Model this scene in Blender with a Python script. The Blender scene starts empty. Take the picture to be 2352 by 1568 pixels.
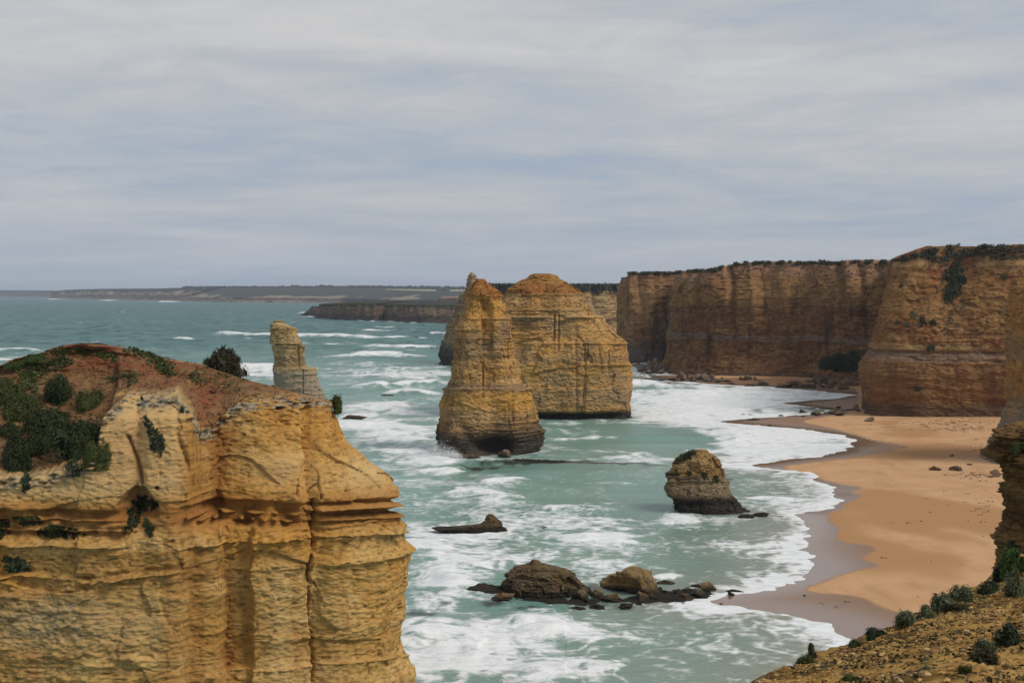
import bpy, math, random
import numpy as np
from mathutils import Vector
from mathutils.bvhtree import BVHTree

SC = bpy.context.scene
COL = SC.collection
rad = math.radians
random.seed(7)
RNG = np.random.default_rng(11)

# ------------------------------------------------------------------ camera
CAMZ = 45.0
F = 2352 * 50 / 36.0                # focal length in photo pixels (photo taken as 2352 x 1568)
PITCH = math.atan((784 - 672) / F)  # horizon sits above the picture centre
cam_d = bpy.data.cameras.new('camera')
cam_d.lens = 50; cam_d.sensor_width = 36
cam_d.clip_start = 0.5; cam_d.clip_end = 60000
cam = bpy.data.objects.new('camera', cam_d); COL.objects.link(cam)
cam.location = (0, 0, CAMZ)
cam.rotation_euler = (math.pi / 2 - PITCH, 0, 0)
SC.camera = cam

# ------------------------------------------------------------------ world, sun, exposure
SUN_DIR = Vector((0.78, -0.50, 0.95)).normalized()   # towards the sun
SUN_EL = math.asin(SUN_DIR.z); SUN_AZ = math.atan2(SUN_DIR.x, SUN_DIR.y)
world = bpy.data.worlds.new('World'); SC.world = world; world.use_nodes = True
def build_world():
    nt = world.node_tree; N = nt.nodes; L = nt.links; N.clear()
    out = N.new('ShaderNodeOutputWorld'); bg = N.new('ShaderNodeBackground'); bg.inputs[1].default_value = 0.1
    sky = N.new('ShaderNodeTexSky'); sky.sky_type = 'NISHITA'; sky.sun_disc = False
    sky.sun_elevation = SUN_EL; sky.sun_rotation = SUN_AZ; sky.altitude = 40
    tc = N.new('ShaderNodeTexCoord'); sep = N.new('ShaderNodeSeparateXYZ'); L.new(tc.outputs['Generated'], sep.inputs[0])
    def M(op, a, b=None, clamp=False):
        n = N.new('ShaderNodeMath'); n.operation = op; n.use_clamp = clamp
        for i, v in enumerate((a, b)):
            if v is None: continue
            if isinstance(v, (int, float)): n.inputs[i].default_value = v
            else: L.new(v, n.inputs[i])
        return n.outputs[0]
    zz = M('ADD', M('MAXIMUM', sep.outputs[2], 0.0), 0.075)
    px = M('DIVIDE', sep.outputs[0], zz); py = M('DIVIDE', sep.outputs[1], zz)
    def cloud(sx, sy, sc, det, rough, off, dist=0.3):
        c = N.new('ShaderNodeCombineXYZ'); L.new(M('ADD', M('MULTIPLY', px, sx), M('MULTIPLY', py, 0.10)), c.inputs[0]); L.new(M('MULTIPLY', py, sy), c.inputs[1]); c.inputs[2].default_value = off
        n = N.new('ShaderNodeTexNoise'); n.inputs['Scale'].default_value = sc; n.inputs['Detail'].default_value = det
        n.inputs['Roughness'].default_value = rough; n.inputs['Distortion'].default_value = dist
        L.new(c.outputs[0], n.inputs['Vector']); return n.outputs[0]
    def ramp(v, stops):
        r = N.new('ShaderNodeValToRGB'); L.new(v, r.inputs[0]); e = r.color_ramp.elements
        while len(e) < len(stops): e.new(0.5)
        for k, (p, c) in enumerate(stops): e[k].position = p; e[k].color = (c[0], c[1], c[2], 1)
        return r.outputs[0]
    def mix(f, a, b, mode='MIX'):
        n = N.new('ShaderNodeMix'); n.data_type = 'RGBA'; n.blend_type = mode
        if isinstance(f, (int, float)): n.inputs[0].default_value = f
        else: L.new(f, n.inputs[0])
        for s, v in ((6, a), (7, b)):
            if isinstance(v, tuple): n.inputs[s].default_value = (*v, 1)
            else: L.new(v, n.inputs[s])
        return n.outputs[2]
    n1 = cloud(0.70, 0.8, 0.55, 7, 0.56, 5.3, 0.7)
    n2 = cloud(1.0, 1.0, 2.4, 8, 0.64, 8.7, 0.6)
    n3 = cloud(0.5, 0.6, 0.16, 3, 0.5, 1.4, 0.0)
    comb = M('ADD', M('ADD', M('MULTIPLY', n1, 0.66), M('MULTIPLY', n2, 0.27)), M('MULTIPLY', n3, 0.13))
    cc = ramp(comb, [(0.41, (2.95, 3.6, 4.6)), (0.48, (3.65, 4.05, 4.6)), (0.55, (4.35, 4.5, 4.75)), (0.65, (5.3, 5.25, 5.25))])
    cov = ramp(comb, [(0.34, (0.80,) * 3), (0.46, (0.97,) * 3)])
    col = mix(cov, sky.outputs[0], cc)
    # distant cloud greys out into the pale blue band low down
    low = ramp(sep.outputs[2], [(0.0, (1, 1, 1)), (0.06, (0.45,) * 3), (0.16, (0, 0, 0))])
    lowc = ramp(n3, [(0.40, (2.9, 3.75, 4.95)), (0.60, (3.4, 3.85, 4.45))])
    col = mix(low, col, mix(0.25, lowc, cc))
    L.new(col, bg.inputs[0]); L.new(bg.outputs[0], out.inputs[0])
build_world()

sun_d = bpy.data.lights.new('sun', 'SUN'); sun_d.energy = 2.0; sun_d.angle = rad(24); sun_d.color = (1.0, 0.95, 0.88)
sun = bpy.data.objects.new('sun', sun_d); COL.objects.link(sun)
sun.rotation_euler = (-SUN_DIR).to_track_quat('-Z', 'Y').to_euler()
SC.view_settings.view_transform = 'Standard'; SC.view_settings.look = 'None'
SC.view_settings.exposure = 0.2; SC.view_settings.gamma = 1.0
try: SC.view_settings.use_curve_mapping = False
except Exception: pass

# ------------------------------------------------------------------ pixel <-> world
cp, sp = math.cos(PITCH), math.sin(PITCH)
def ray(px, py):
    u = (np.asarray(px, float) - 1176) / F; v = (784 - np.asarray(py, float)) / F
    return u, cp + v * sp, v * cp - sp            # x, y, z of a direction
def ground(px, py, z=0.0):
    dx, dy, dz = ray(px, py); t = (z - CAMZ) / dz
    return dx * t, dy * t
def at(px, py, Y):
    dx, dy, dz = ray(px, py); t = Y / dy
    return dx * t, CAMZ + dz * t                  # x and z in the plane y = Y
def project(x, y, z):
    zz = z - CAMZ; d = y * cp - zz * sp; up = y * sp + zz * cp
    return 1176 + F * x / d, 784 - F * up / d

# ------------------------------------------------------------------ numpy noise
PERM = RNG.permutation(256).astype(np.int32); PERM = np.concatenate([PERM, PERM, PERM])
G3 = RNG.normal(size=(256, 3)).astype(np.float32); G3 /= np.linalg.norm(G3, axis=1)[:, None]
def _fade(t): return t * t * t * (t * (t * 6 - 15) + 10)
def n3(x, y, z):
    x, y, z = (np.asarray(a, np.float32) for a in np.broadcast_arrays(x, y, z))
    xi, yi, zi = np.floor(x), np.floor(y), np.floor(z)
    fx, fy, fz = x - xi, y - yi, z - zi
    X, Y, Z = xi.astype(np.int32) & 255, yi.astype(np.int32) & 255, zi.astype(np.int32) & 255
    u, v, w = _fade(fx), _fade(fy), _fade(fz)
    def g(a, b, c):
        h = PERM[PERM[PERM[X + a] + Y + b] + Z + c]; q = G3[h]
        return q[..., 0] * (fx - a) + q[..., 1] * (fy - b) + q[..., 2] * (fz - c)
    x00 = g(0, 0, 0); x00 = x00 + u * (g(1, 0, 0) - x00)
    x10 = g(0, 1, 0); x10 = x10 + u * (g(1, 1, 0) - x10)
    x01 = g(0, 0, 1); x01 = x01 + u * (g(1, 0, 1) - x01)
    x11 = g(0, 1, 1); x11 = x11 + u * (g(1, 1, 1) - x11)
    a = x00 + v * (x10 - x00); b = x01 + v * (x11 - x01)
    return (a + w * (b - a)) * 1.5
def n2(x, y, seed=0.0):
    x, y = (np.asarray(a, np.float32) for a in np.broadcast_arrays(x, y))
    x = x + seed * 17.13; y = y + seed * 9.71
    xi, yi = np.floor(x), np.floor(y); fx, fy = x - xi, y - yi
    X, Y = xi.astype(np.int32) & 255, yi.astype(np.int32) & 255
    u, v = _fade(fx), _fade(fy)
    def g(a, b):
        q = G3[PERM[PERM[X + a] + Y + b]]
        return q[..., 0] * (fx - a) + q[..., 1] * (fy - b)
    p = g(0, 0); p = p + u * (g(1, 0) - p); q = g(0, 1); q = q + u * (g(1, 1) - q)
    return (p + v * (q - p)) * 1.7
def fbm3(x, y, z, o=4, r=0.5):
    s = 0; a = 1.0; f = 1.0
    for k in range(o):
        s = s + a * n3(x * f + k * 7.3, y * f + k * 3.7, z * f + k * 5.1); a *= r; f *= 2.03
    return s
def fbm2(x, y, o=4, r=0.5, seed=0.0):
    s = 0; a = 1.0; f = 1.0
    for k in range(o):
        s = s + a * n2(x * f, y * f, seed + k * 1.3); a *= r; f *= 2.03
    return s
def cells(x, y, z, seed=0):
    """blocky spalling: one random value per warped cell"""
    w = 0.55
    a = x + w * n3(x * 0.9, y * 0.9, z * 0.9 + seed) + 0.25 * n3(x * 2.7, y * 2.7, z * 2.7); b = y + w * n3(x * 0.9 + 5, y * 0.9, z * 0.9 + seed); c = z + 0.45 * n3(x * 0.7, y * 0.7 + 9, z * 0.7 + seed)
    X, Y, Z = ((np.floor(q).astype(np.int32) + int(seed * 13)) & 255 for q in (a, b, c))
    return PERM[PERM[PERM[X] + Y] + Z].astype(np.float32) / 127.5 - 1
def sstep(a, b, x):
    t = np.clip((x - a) / (b - a), 0, 1); return t * t * (3 - 2 * t)
def lerp(a, b, t): return a + (b - a) * t
def gau(x, c, w): return np.exp(-((x - c) / w) ** 2)

# ------------------------------------------------------------------ mesh helpers
def raw_mesh(name, V, Fc, attrs=None, smooth=True):
    """V (n,3); Fc (m,k) with k = 3 or 4"""
    me = bpy.data.meshes.new(name); V = np.ascontiguousarray(V, np.float32); Fc = np.ascontiguousarray(Fc, np.int32)
    n, (m, k) = len(V), Fc.shape
    me.vertices.add(n); me.vertices.foreach_set('co', V.ravel())
    me.loops.add(m * k); me.loops.foreach_set('vertex_index', Fc.ravel())
    me.polygons.add(m); me.polygons.foreach_set('loop_start', np.arange(0, m * k, k, dtype=np.int32))
    me.polygons.foreach_set('loop_total', np.full(m, k, np.int32))
    me.polygons.foreach_set('use_smooth', np.full(m, smooth, bool))
    me.update(calc_edges=True)
    for an, av in (attrs or {}).items():
        a = me.attributes.new(an, 'FLOAT', 'POINT'); a.data.foreach_set('value', np.ascontiguousarray(av, np.float32).ravel())
    return me
def grid_faces(nr, nc, wrap=False, flip=False):
    r = np.arange(nr - 1)[:, None]; c = np.arange(nc if wrap else nc - 1)[None, :]; c2 = (c + 1) % nc
    a = r * nc + c; b = r * nc + c2; d = (r + 1) * nc + c; e = (r + 1) * nc + c2
    q = np.stack([a, b, e, d], -1).reshape(-1, 4)
    return q[:, ::-1] if flip else q
def compact(V, Fc, attrs):
    used = np.unique(Fc); mp = np.full(len(V), -1, np.int64); mp[used] = np.arange(len(used))
    return V[used], mp[Fc], {k: v[used] for k, v in attrs.items()}
def obj(name, me, mat=None, parent=None):
    o = bpy.data.objects.new(name, me); COL.objects.link(o)
    if mat is not None and me is not None and len(me.materials) == 0: me.materials.append(mat)
    if parent is not None: o.parent = parent
    return o
def tag(o, label=None, cat=None, group=None, kind=None):
    if label: o['label'] = label
    if cat: o['category'] = cat
    if group: o['group'] = group
    if kind: o['kind'] = kind
    return o
def empty(name, loc=(0, 0, 0)):
    o = bpy.data.objects.new(name, None); COL.objects.link(o); o.location = loc; o.empty_display_size = 1; return o
def parent_keep(ch, pa):
    ch.parent = pa; ch.location = ch.location - pa.location
def bvh_of(V, Fc): return BVHTree.FromPolygons([tuple(v) for v in V.tolist()], Fc.tolist())
def cast(bvh, px, py):
    d = Vector([float(a) for a in ray(px, py)]).normalized()
    return bvh.ray_cast(Vector((0, 0, CAMZ)), d)      # location, normal, index, distance

# ------------------------------------------------------------------ node helper
class NB:
    def __init__(s, name):
        s.m = bpy.data.materials.new(name); s.m.use_nodes = True; s.t = s.m.node_tree; s.t.nodes.clear()
        s.out = s.t.nodes.new('ShaderNodeOutputMaterial'); s.geo = s.t.nodes.new('ShaderNodeNewGeometry')
        s.P = s.geo.outputs['Position']; sx = s.t.nodes.new('ShaderNodeSeparateXYZ'); s.t.links.new(s.P, sx.inputs[0])
        s.x, s.y, s.z = sx.outputs
    def put(s, sock, v):
        if isinstance(v, (int, float)): sock.default_value = v
        elif isinstance(v, tuple): sock.default_value = (*v, 1) if len(v) == 3 and sock.type == 'RGBA' else v
        else: s.t.links.new(v, sock)
    def math(s, op, a, b=None, c=None, clamp=False):
        n = s.t.nodes.new('ShaderNodeMath'); n.operation = op; n.use_clamp = clamp
        for i, v in enumerate((a, b, c)):
            if v is not None: s.put(n.inputs[i], v)
        return n.outputs[0]
    def vec(s, x, y, z):
        n = s.t.nodes.new('ShaderNodeCombineXYZ')
        for i, v in enumerate((x, y, z)): s.put(n.inputs[i], v)
        return n.outputs[0]
    def svec(s, fx, fy, fz, zz=None, off=0.0):
        return s.vec(s.math('MULTIPLY_ADD', s.x, fx, off), s.math('MULTIPLY', s.y, fy), s.math('MULTIPLY', zz if zz is not None else s.z, fz))
    def noise(s, v, scale=1.0, det=4, rough=0.5, dist=0.0):
        n = s.t.nodes.new('ShaderNodeTexNoise'); s.put(n.inputs['Vector'], v); s.put(n.inputs['Scale'], scale)
        n.inputs['Detail'].default_value = det; n.inputs['Roughness'].default_value = rough; n.inputs['Distortion'].default_value = dist
        return n.outputs[0]
    def ramp(s, v, stops):
        r = s.t.nodes.new('ShaderNodeValToRGB'); s.put(r.inputs[0], v); e = r.color_ramp.elements
        while len(e) < len(stops): e.new(0.5)
        for k, (p, c) in enumerate(stops):
            e[k].position = p; c = (c, c, c) if isinstance(c, (int, float)) else c; e[k].color = (*c, 1)
        return r.outputs[0]
    def mask(s, v, a, b):
        n = s.t.nodes.new('ShaderNodeMapRange'); n.interpolation_type = 'SMOOTHSTEP'; n.clamp = True
        s.put(n.inputs[0], v); n.inputs[1].default_value = a; n.inputs[2].default_value = b; return n.outputs[0]
    def mix(s, f, a, b, mode='MIX'):
        n = s.t.nodes.new('ShaderNodeMix'); n.data_type = 'RGBA'; n.blend_type = mode
        s.put(n.inputs[0], f); s.put(n.inputs[6], a); s.put(n.inputs[7], b); return n.outputs[2]
    def attr(s, name):
        n = s.t.nodes.new('ShaderNodeAttribute'); n.attribute_name = name; return n.outputs['Fac']
    def bump(s, h, strength, dist, normal=None):
        n = s.t.nodes.new('ShaderNodeBump'); s.put(n.inputs['Height'], h); s.put(n.inputs['Strength'], strength); n.inputs['Distance'].default_value = dist
        if normal is not None: s.put(n.inputs['Normal'], normal)
        return n.outputs[0]
    def bsdf(s, col, rough=0.9, normal=None, spec=0.3, **kw):
        b = s.t.nodes.new('ShaderNodeBsdfPrincipled'); s.put(b.inputs['Base Color'], col); s.put(b.inputs['Roughness'], rough)
        s.put(b.inputs['Specular IOR Level'], spec)
        for k, v in kw.items(): s.put(b.inputs[k], v)
        if normal is not None: s.put(b.inputs['Normal'], normal)
        s.t.links.new(b.outputs[0], s.out.inputs[0]); return s.m

def rock_mat(name, dark, mid, light, alt, stain=(0.10, 0.045, 0.02), stain_amt=0.5, lich=(0.05, 0.045, 0.03), lich_amt=0.5,
             fs=1.0, bands=(), base=None, soil=None, lichen_attr=False, top=None, bump=0.6, zf=1.0, weather=0.0):
    b = NB(name)
    warp = b.math('MULTIPLY', b.math('SUBTRACT', b.noise(b.P, 0.035, 3, 0.5), 0.5), 3.0)
    zz = b.math('ADD', b.z, warp)
    st = b.noise(b.svec(0.045, 0.045, 0.30 * zf, zz), 1.0, 6, 0.55)
    md = tuple(m * 0.72 + d_ * 0.28 for m, d_ in zip(mid, dark))
    col = b.ramp(st, [(0.33, md), (0.45, mid), (0.56, light), (0.70, mid)])
    seam = b.noise(b.svec(0.02, 0.02, 0.9 * zf, zz, 7.0), 1.0, 3, 0.5)
    sl = b.math('MULTIPLY', b.mask(b.math('ABSOLUTE', b.math('SUBTRACT', seam, 0.5)), 0.022, 0.006), b.mask(b.noise(b.P, 0.09 * fs, 3, 0.5), 0.45, 0.6))
    col = b.mix(b.math('MULTIPLY', sl, 0.7), col, dark)
    pt = b.noise(b.svec(0.16, 0.16, 0.22, None, 50.0), 1.0, 5, 0.6)
    col = b.mix(b.math('MULTIPLY', b.mask(pt, 0.55, 0.42), 0.5), col, md)
    pa = b.noise(b.P, 0.06, 5, 0.6)
    col = b.mix(b.mask(pa, 0.46, 0.66), col, alt)
    fine = b.noise(b.svec(1.1 * fs, 1.1 * fs, 1.7 * fs), 1.0, 8, 0.66)
    col = b.mix(b.mask(fine, 0.52, 0.33), col, b.mix(0.6, col, (0.02, 0.014, 0.008)))
    col = b.mix(b.math('MULTIPLY', b.mask(fine, 0.54, 0.72), 0.45), col, b.mix(0.5, light, (0.62, 0.5, 0.34)))
    for (z0, z1, bc, amt) in bands:
        m = b.math('MULTIPLY', b.mask(zz, z0 - 0.5, z0 + 0.5), b.mask(zz, z1 + 0.5, z1 - 0.5))
        col = b.mix(b.math('MULTIPLY', m, amt), col, b.mix(b.math('MULTIPLY', fine, 0.5), bc, col))
    sv = b.noise(b.svec(0.28 * min(fs, 1.6), 0.28 * min(fs, 1.6), 0.022), 1.0, 6, 0.65)
    sm = b.math('MULTIPLY', b.mask(sv, 0.50, 0.68), stain_amt)
    col = b.mix(sm, col, stain)
    if weather:
        wn = b.noise(b.svec(0.07, 0.07, 0.10, None, 80.0), 1.0, 6, 0.62)
        col = b.mix(b.math('MULTIPLY', b.mask(wn, 0.49, 0.62), weather), col, b.mix(fine, (0.13, 0.10, 0.062), (0.30, 0.235, 0.15)))
    li = b.noise(b.svec(0.55 * fs, 0.55 * fs, 1.0 * fs, None, 31.0), 1.0, 7, 0.72)
    col = b.mix(b.math('MULTIPLY', b.mask(li, 0.56, 0.68), lich_amt), col, lich)
    if base:
        zb, soft, bc = base
        zn = b.math('ADD', b.z, b.math('MULTIPLY', b.math('SUBTRACT', b.noise(b.P, 0.16, 5, 0.6), 0.5), soft * 2.2))
        bcol = b.mix(fine, bc, tuple(min(1, c * 1.9) for c in bc))
        col = b.mix(b.mask(zn, zb + soft, zb - soft), col, bcol)
    if soil:
        s1, s2 = soil
        sn = b.noise(b.P, 0.35 * fs, 6, 0.65)
        scol = b.mix(b.mask(sn, 0.38, 0.62), s1, s2)
        if lichen_attr: scol = b.mix(b.math('MULTIPLY', b.attr('red'), b.mask(sn, 0.68, 0.42)), scol, (0.21, 0.072, 0.029))
        scol = b.mix(b.mask(fine, 0.5, 0.3), scol, (0.03, 0.015, 0.008))
        col = b.mix(b.attr('soil'), col, scol)
    if lichen_attr:
        col = b.mix(b.math('MULTIPLY', b.attr('pale'), 0.75), col, b.mix(b.math('MULTIPLY', fine, 0.6), (0.60, 0.425, 0.21), col))
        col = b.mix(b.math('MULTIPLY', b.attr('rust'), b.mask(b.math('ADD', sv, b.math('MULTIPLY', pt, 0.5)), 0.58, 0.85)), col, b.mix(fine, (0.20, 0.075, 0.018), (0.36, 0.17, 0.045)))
        lc = b.mix(b.mask(fine, 0.40, 0.6), (0.05, 0.045, 0.032), (0.33, 0.28, 0.19))
        col = b.mix(b.math('MULTIPLY', b.attr('lichen'), b.mask(li, 0.40, 0.55)), col, lc)
    if top:
        sepn = b.t.nodes.new('ShaderNodeSeparateXYZ'); b.t.links.new(b.geo.outputs['Normal'], sepn.inputs[0])
        col = b.mix(b.math('MULTIPLY', b.mask(sepn.outputs[2], 0.45, 0.8), 0.85), col, top)
    h = b.math('ADD', b.math('MULTIPLY', fine, 0.8), b.math('MULTIPLY', st, 0.6))
    fine2 = b.noise(b.P, 5.0 * fs, 5, 0.6)
    h = b.math('ADD', h, b.math('MULTIPLY', fine2, 0.25))
    return b.bsdf(col, 0.92, b.bump(h, bump, 0.5 / fs), 0.15)

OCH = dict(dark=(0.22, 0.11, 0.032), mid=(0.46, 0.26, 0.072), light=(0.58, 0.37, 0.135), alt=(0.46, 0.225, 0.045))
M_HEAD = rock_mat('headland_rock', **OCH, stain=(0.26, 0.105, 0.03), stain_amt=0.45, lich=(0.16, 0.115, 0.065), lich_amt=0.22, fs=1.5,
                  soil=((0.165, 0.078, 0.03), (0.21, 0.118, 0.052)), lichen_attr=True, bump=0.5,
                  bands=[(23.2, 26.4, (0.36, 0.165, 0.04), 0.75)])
M_S1 = rock_mat('stack_rock', (0.202, 0.110, 0.040), (0.428, 0.237, 0.081), (0.570, 0.341, 0.131), (0.523, 0.270, 0.061), stain_amt=0.3, lich_amt=0.55, fs=0.75,
                base=(7.5, 3.5, (0.045, 0.036, 0.026)), bands=[(17.5, 19.5, (0.17, 0.125, 0.085), 0.8), (13.0, 16.6, (0.42, 0.235, 0.045), 0.6), (8, 12, (0.26, 0.195, 0.11), 0.5)], bump=0.8, weather=0.5)
M_CAP = rock_mat('stack_cap_rock', (0.132, 0.055, 0.016), (0.297, 0.130, 0.032), (0.396, 0.200, 0.048), (0.330, 0.130, 0.028), stain_amt=0.2, lich=(0.05, 0.04, 0.015), lich_amt=0.7, fs=0.9, bump=1.0)
M_S2 = rock_mat('broad_stack_rock', (0.202, 0.110, 0.040), (0.428, 0.242, 0.081), (0.570, 0.347, 0.131), (0.511, 0.275, 0.066), stain_amt=0.25, lich_amt=0.6, fs=0.65,
                base=(3.2, 1.2, (0.028, 0.024, 0.02)), bands=[(20.5, 22.5, (0.24, 0.17, 0.10), 0.6), (15, 20, (0.43, 0.25, 0.05), 0.6), (4.5, 11, (0.27, 0.20, 0.115), 0.65)], bump=0.8, weather=0.5)
M_S3 = rock_mat('far_stack_rock', (0.15, 0.10, 0.05), (0.29, 0.20, 0.105), (0.38, 0.27, 0.15), (0.30, 0.20, 0.09), stain_amt=0.3, lich_amt=0.4, fs=0.45,
                base=(13, 4, (0.05, 0.043, 0.035)))
M_S4 = rock_mat('small_stack_rock', (0.128, 0.085, 0.047), (0.230, 0.166, 0.093), (0.315, 0.238, 0.140), (0.246, 0.170, 0.085), stain_amt=0.15, lich_amt=0.5, fs=1.1,
                base=(3.4, 0.8, (0.026, 0.021, 0.016)), bands=[(7.2, 8.8, (0.20, 0.155, 0.10), 0.6)], bump=0.8, weather=0.5)
M_S4C = rock_mat('small_stack_rubble', (0.136, 0.081, 0.030), (0.306, 0.187, 0.072), (0.399, 0.264, 0.119), (0.323, 0.178, 0.055), stain_amt=0.1, lich=(0.10, 0.075, 0.04), lich_amt=0.5, fs=1.3, bump=1.0)
M_S5 = rock_mat('pillar_rock', (0.20, 0.13, 0.055), (0.38, 0.255, 0.11), (0.50, 0.35, 0.165), (0.44, 0.28, 0.09), stain_amt=0.3, lich_amt=0.45, fs=0.65,
                base=(14.0, 1.0, (0.22, 0.175, 0.115)), bands=[(15.5, 19, (0.24, 0.175, 0.09), 0.7)])
M_SEAROCK = rock_mat('wave_washed_rock', (0.05, 0.037, 0.022), (0.105, 0.075, 0.042), (0.17, 0.125, 0.07), (0.13, 0.085, 0.035), stain_amt=0.2, lich_amt=0.4, fs=1.5,
                     base=(0.9, 0.5, (0.016, 0.013, 0.009)), bump=1.0)
M_BOULDER = rock_mat('golden_boulder_rock', (0.12, 0.072, 0.03), (0.26, 0.165, 0.068), (0.36, 0.24, 0.105), (0.28, 0.16, 0.05), stain=(0.05, 0.045, 0.03), stain_amt=0.6, lich_amt=0.4, fs=1.6,
                     base=(1.0, 0.5, (0.03, 0.022, 0.013)), bump=0.9)
M_FOOT = rock_mat('cliff_foot_rock', (0.07, 0.045, 0.028), (0.15, 0.10, 0.062), (0.22, 0.155, 0.10), (0.19, 0.115, 0.06), stain_amt=0.2, lich_amt=0.4, fs=0.8,
                  base=(0.8, 0.6, (0.04, 0.032, 0.024)), bump=0.8)
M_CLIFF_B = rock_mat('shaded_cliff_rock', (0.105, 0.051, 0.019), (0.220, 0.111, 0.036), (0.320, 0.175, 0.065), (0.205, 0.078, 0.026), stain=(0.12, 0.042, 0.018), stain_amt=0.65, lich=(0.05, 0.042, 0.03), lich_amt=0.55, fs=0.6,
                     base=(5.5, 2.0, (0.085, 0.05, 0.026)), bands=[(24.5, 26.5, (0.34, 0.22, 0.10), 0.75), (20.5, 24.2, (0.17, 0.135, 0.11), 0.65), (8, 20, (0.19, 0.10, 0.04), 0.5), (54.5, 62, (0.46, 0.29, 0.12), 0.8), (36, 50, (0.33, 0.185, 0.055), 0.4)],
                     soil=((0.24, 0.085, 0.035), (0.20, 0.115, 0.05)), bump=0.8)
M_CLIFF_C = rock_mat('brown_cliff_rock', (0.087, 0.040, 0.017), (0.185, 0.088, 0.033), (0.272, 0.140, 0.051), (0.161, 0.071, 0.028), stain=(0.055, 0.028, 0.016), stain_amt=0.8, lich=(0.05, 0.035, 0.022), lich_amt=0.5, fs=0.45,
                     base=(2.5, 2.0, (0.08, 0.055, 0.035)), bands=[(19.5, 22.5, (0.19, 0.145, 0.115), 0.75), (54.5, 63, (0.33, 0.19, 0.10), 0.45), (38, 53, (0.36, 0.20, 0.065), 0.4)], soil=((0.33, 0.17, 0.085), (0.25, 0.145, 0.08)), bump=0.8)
M_CLIFF_D = rock_mat('banded_cliff_rock', (0.140, 0.075, 0.031), (0.259, 0.144, 0.056), (0.356, 0.208, 0.085), (0.227, 0.114, 0.046), stain=(0.11, 0.05, 0.028), stain_amt=0.7, lich_amt=0.3, fs=0.4,
                     base=(13, 5, (0.085, 0.062, 0.045)), bands=[(50, 60, (0.22, 0.105, 0.06), 0.6)], soil=((0.24, 0.12, 0.06), (0.17, 0.10, 0.055)))
M_CLIFF_E = rock_mat('pale_cliff_rock', (0.16, 0.095, 0.045), (0.34, 0.21, 0.09), (0.42, 0.28, 0.13), (0.33, 0.19, 0.07), stain=(0.14, 0.06, 0.03), stain_amt=0.55, lich_amt=0.4, fs=0.3, soil=((0.1, 0.07, 0.03), (0.06, 0.06, 0.025)))
M_A = rock_mat('buttress_rock', (0.165, 0.080, 0.022), (0.330, 0.165, 0.041), (0.440, 0.235, 0.068), (0.363, 0.165, 0.034), stain=(0.10, 0.05, 0.02), stain_amt=0.6, lich_amt=0.5, fs=0.8,
               base=(13.5, 2.0, (0.15, 0.115, 0.08)), bands=[(14, 17.5, (0.21, 0.17, 0.115), 0.8)], bump=0.8, weather=0.5)
M_ISLE = rock_mat('island_rock', (0.064, 0.041, 0.024), (0.136, 0.090, 0.049), (0.208, 0.143, 0.079), (0.120, 0.075, 0.041), stain=(0.05, 0.035, 0.025), stain_amt=0.6, lich_amt=0.4, fs=0.2,
                  base=(7.5, 5, (0.045, 0.033, 0.027)), soil=((0.04, 0.042, 0.018), (0.03, 0.034, 0.015)), bump=0.5)
M_FAR = rock_mat('far_coast_rock', (0.140, 0.105, 0.070), (0.252, 0.196, 0.133), (0.336, 0.273, 0.189), (0.210, 0.140, 0.091), stain=(0.16, 0.10, 0.07), stain_amt=0.8, lich=(0.09, 0.085, 0.05), lich_amt=0.6, fs=0.06,
                 soil=((0.026, 0.034, 0.022), (0.042, 0.046, 0.028)), bump=0.3, zf=0.4)
M_NEARCLIFF = rock_mat('near_cliff_rock', (0.063, 0.034, 0.012), (0.153, 0.081, 0.024), (0.234, 0.132, 0.044), (0.171, 0.085, 0.024), stain_amt=0.3, lich=(0.045, 0.035, 0.018), lich_amt=0.7, fs=2.2, bump=1.0)

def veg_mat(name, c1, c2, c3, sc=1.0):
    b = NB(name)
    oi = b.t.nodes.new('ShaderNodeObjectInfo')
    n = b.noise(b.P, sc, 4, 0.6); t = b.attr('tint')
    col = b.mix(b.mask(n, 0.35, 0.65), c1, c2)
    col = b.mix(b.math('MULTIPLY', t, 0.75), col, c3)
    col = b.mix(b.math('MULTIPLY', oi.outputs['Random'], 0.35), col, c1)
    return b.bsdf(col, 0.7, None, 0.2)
V_DARK = veg_mat('dark_green_leaves', (0.014, 0.021, 0.006), (0.03, 0.041, 0.010), (0.075, 0.088, 0.022), 0.5)
V_OLIVE = veg_mat('olive_leaves', (0.035, 0.045, 0.010), (0.06, 0.07, 0.014), (0.11, 0.115, 0.028), 0.6)
V_GREEN = veg_mat('green_leaves', (0.03, 0.06, 0.012), (0.05, 0.085, 0.016), (0.09, 0.13, 0.03), 0.8)
V_BLUE = veg_mat('blue_green_leaves', (0.018, 0.029, 0.013), (0.034, 0.048, 0.021), (0.08, 0.095, 0.045), 0.8)
V_GREY = veg_mat('saltbush_leaves', (0.055, 0.064, 0.028), (0.115, 0.125, 0.062), (0.23, 0.24, 0.14), 2.5)
V_BROWN = veg_mat('dry_twigs', (0.028, 0.024, 0.012), (0.055, 0.046, 0.022), (0.11, 0.09, 0.045), 1.5)
V_SCRUB = veg_mat('coastal_scrub_leaves', (0.022, 0.028, 0.012), (0.06, 0.062, 0.03), (0.14, 0.14, 0.085), 0.2)
V_WOOD = veg_mat('far_wood_leaves', (0.012, 0.018, 0.009), (0.022, 0.03, 0.013), (0.035, 0.04, 0.018), 0.02)

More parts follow.
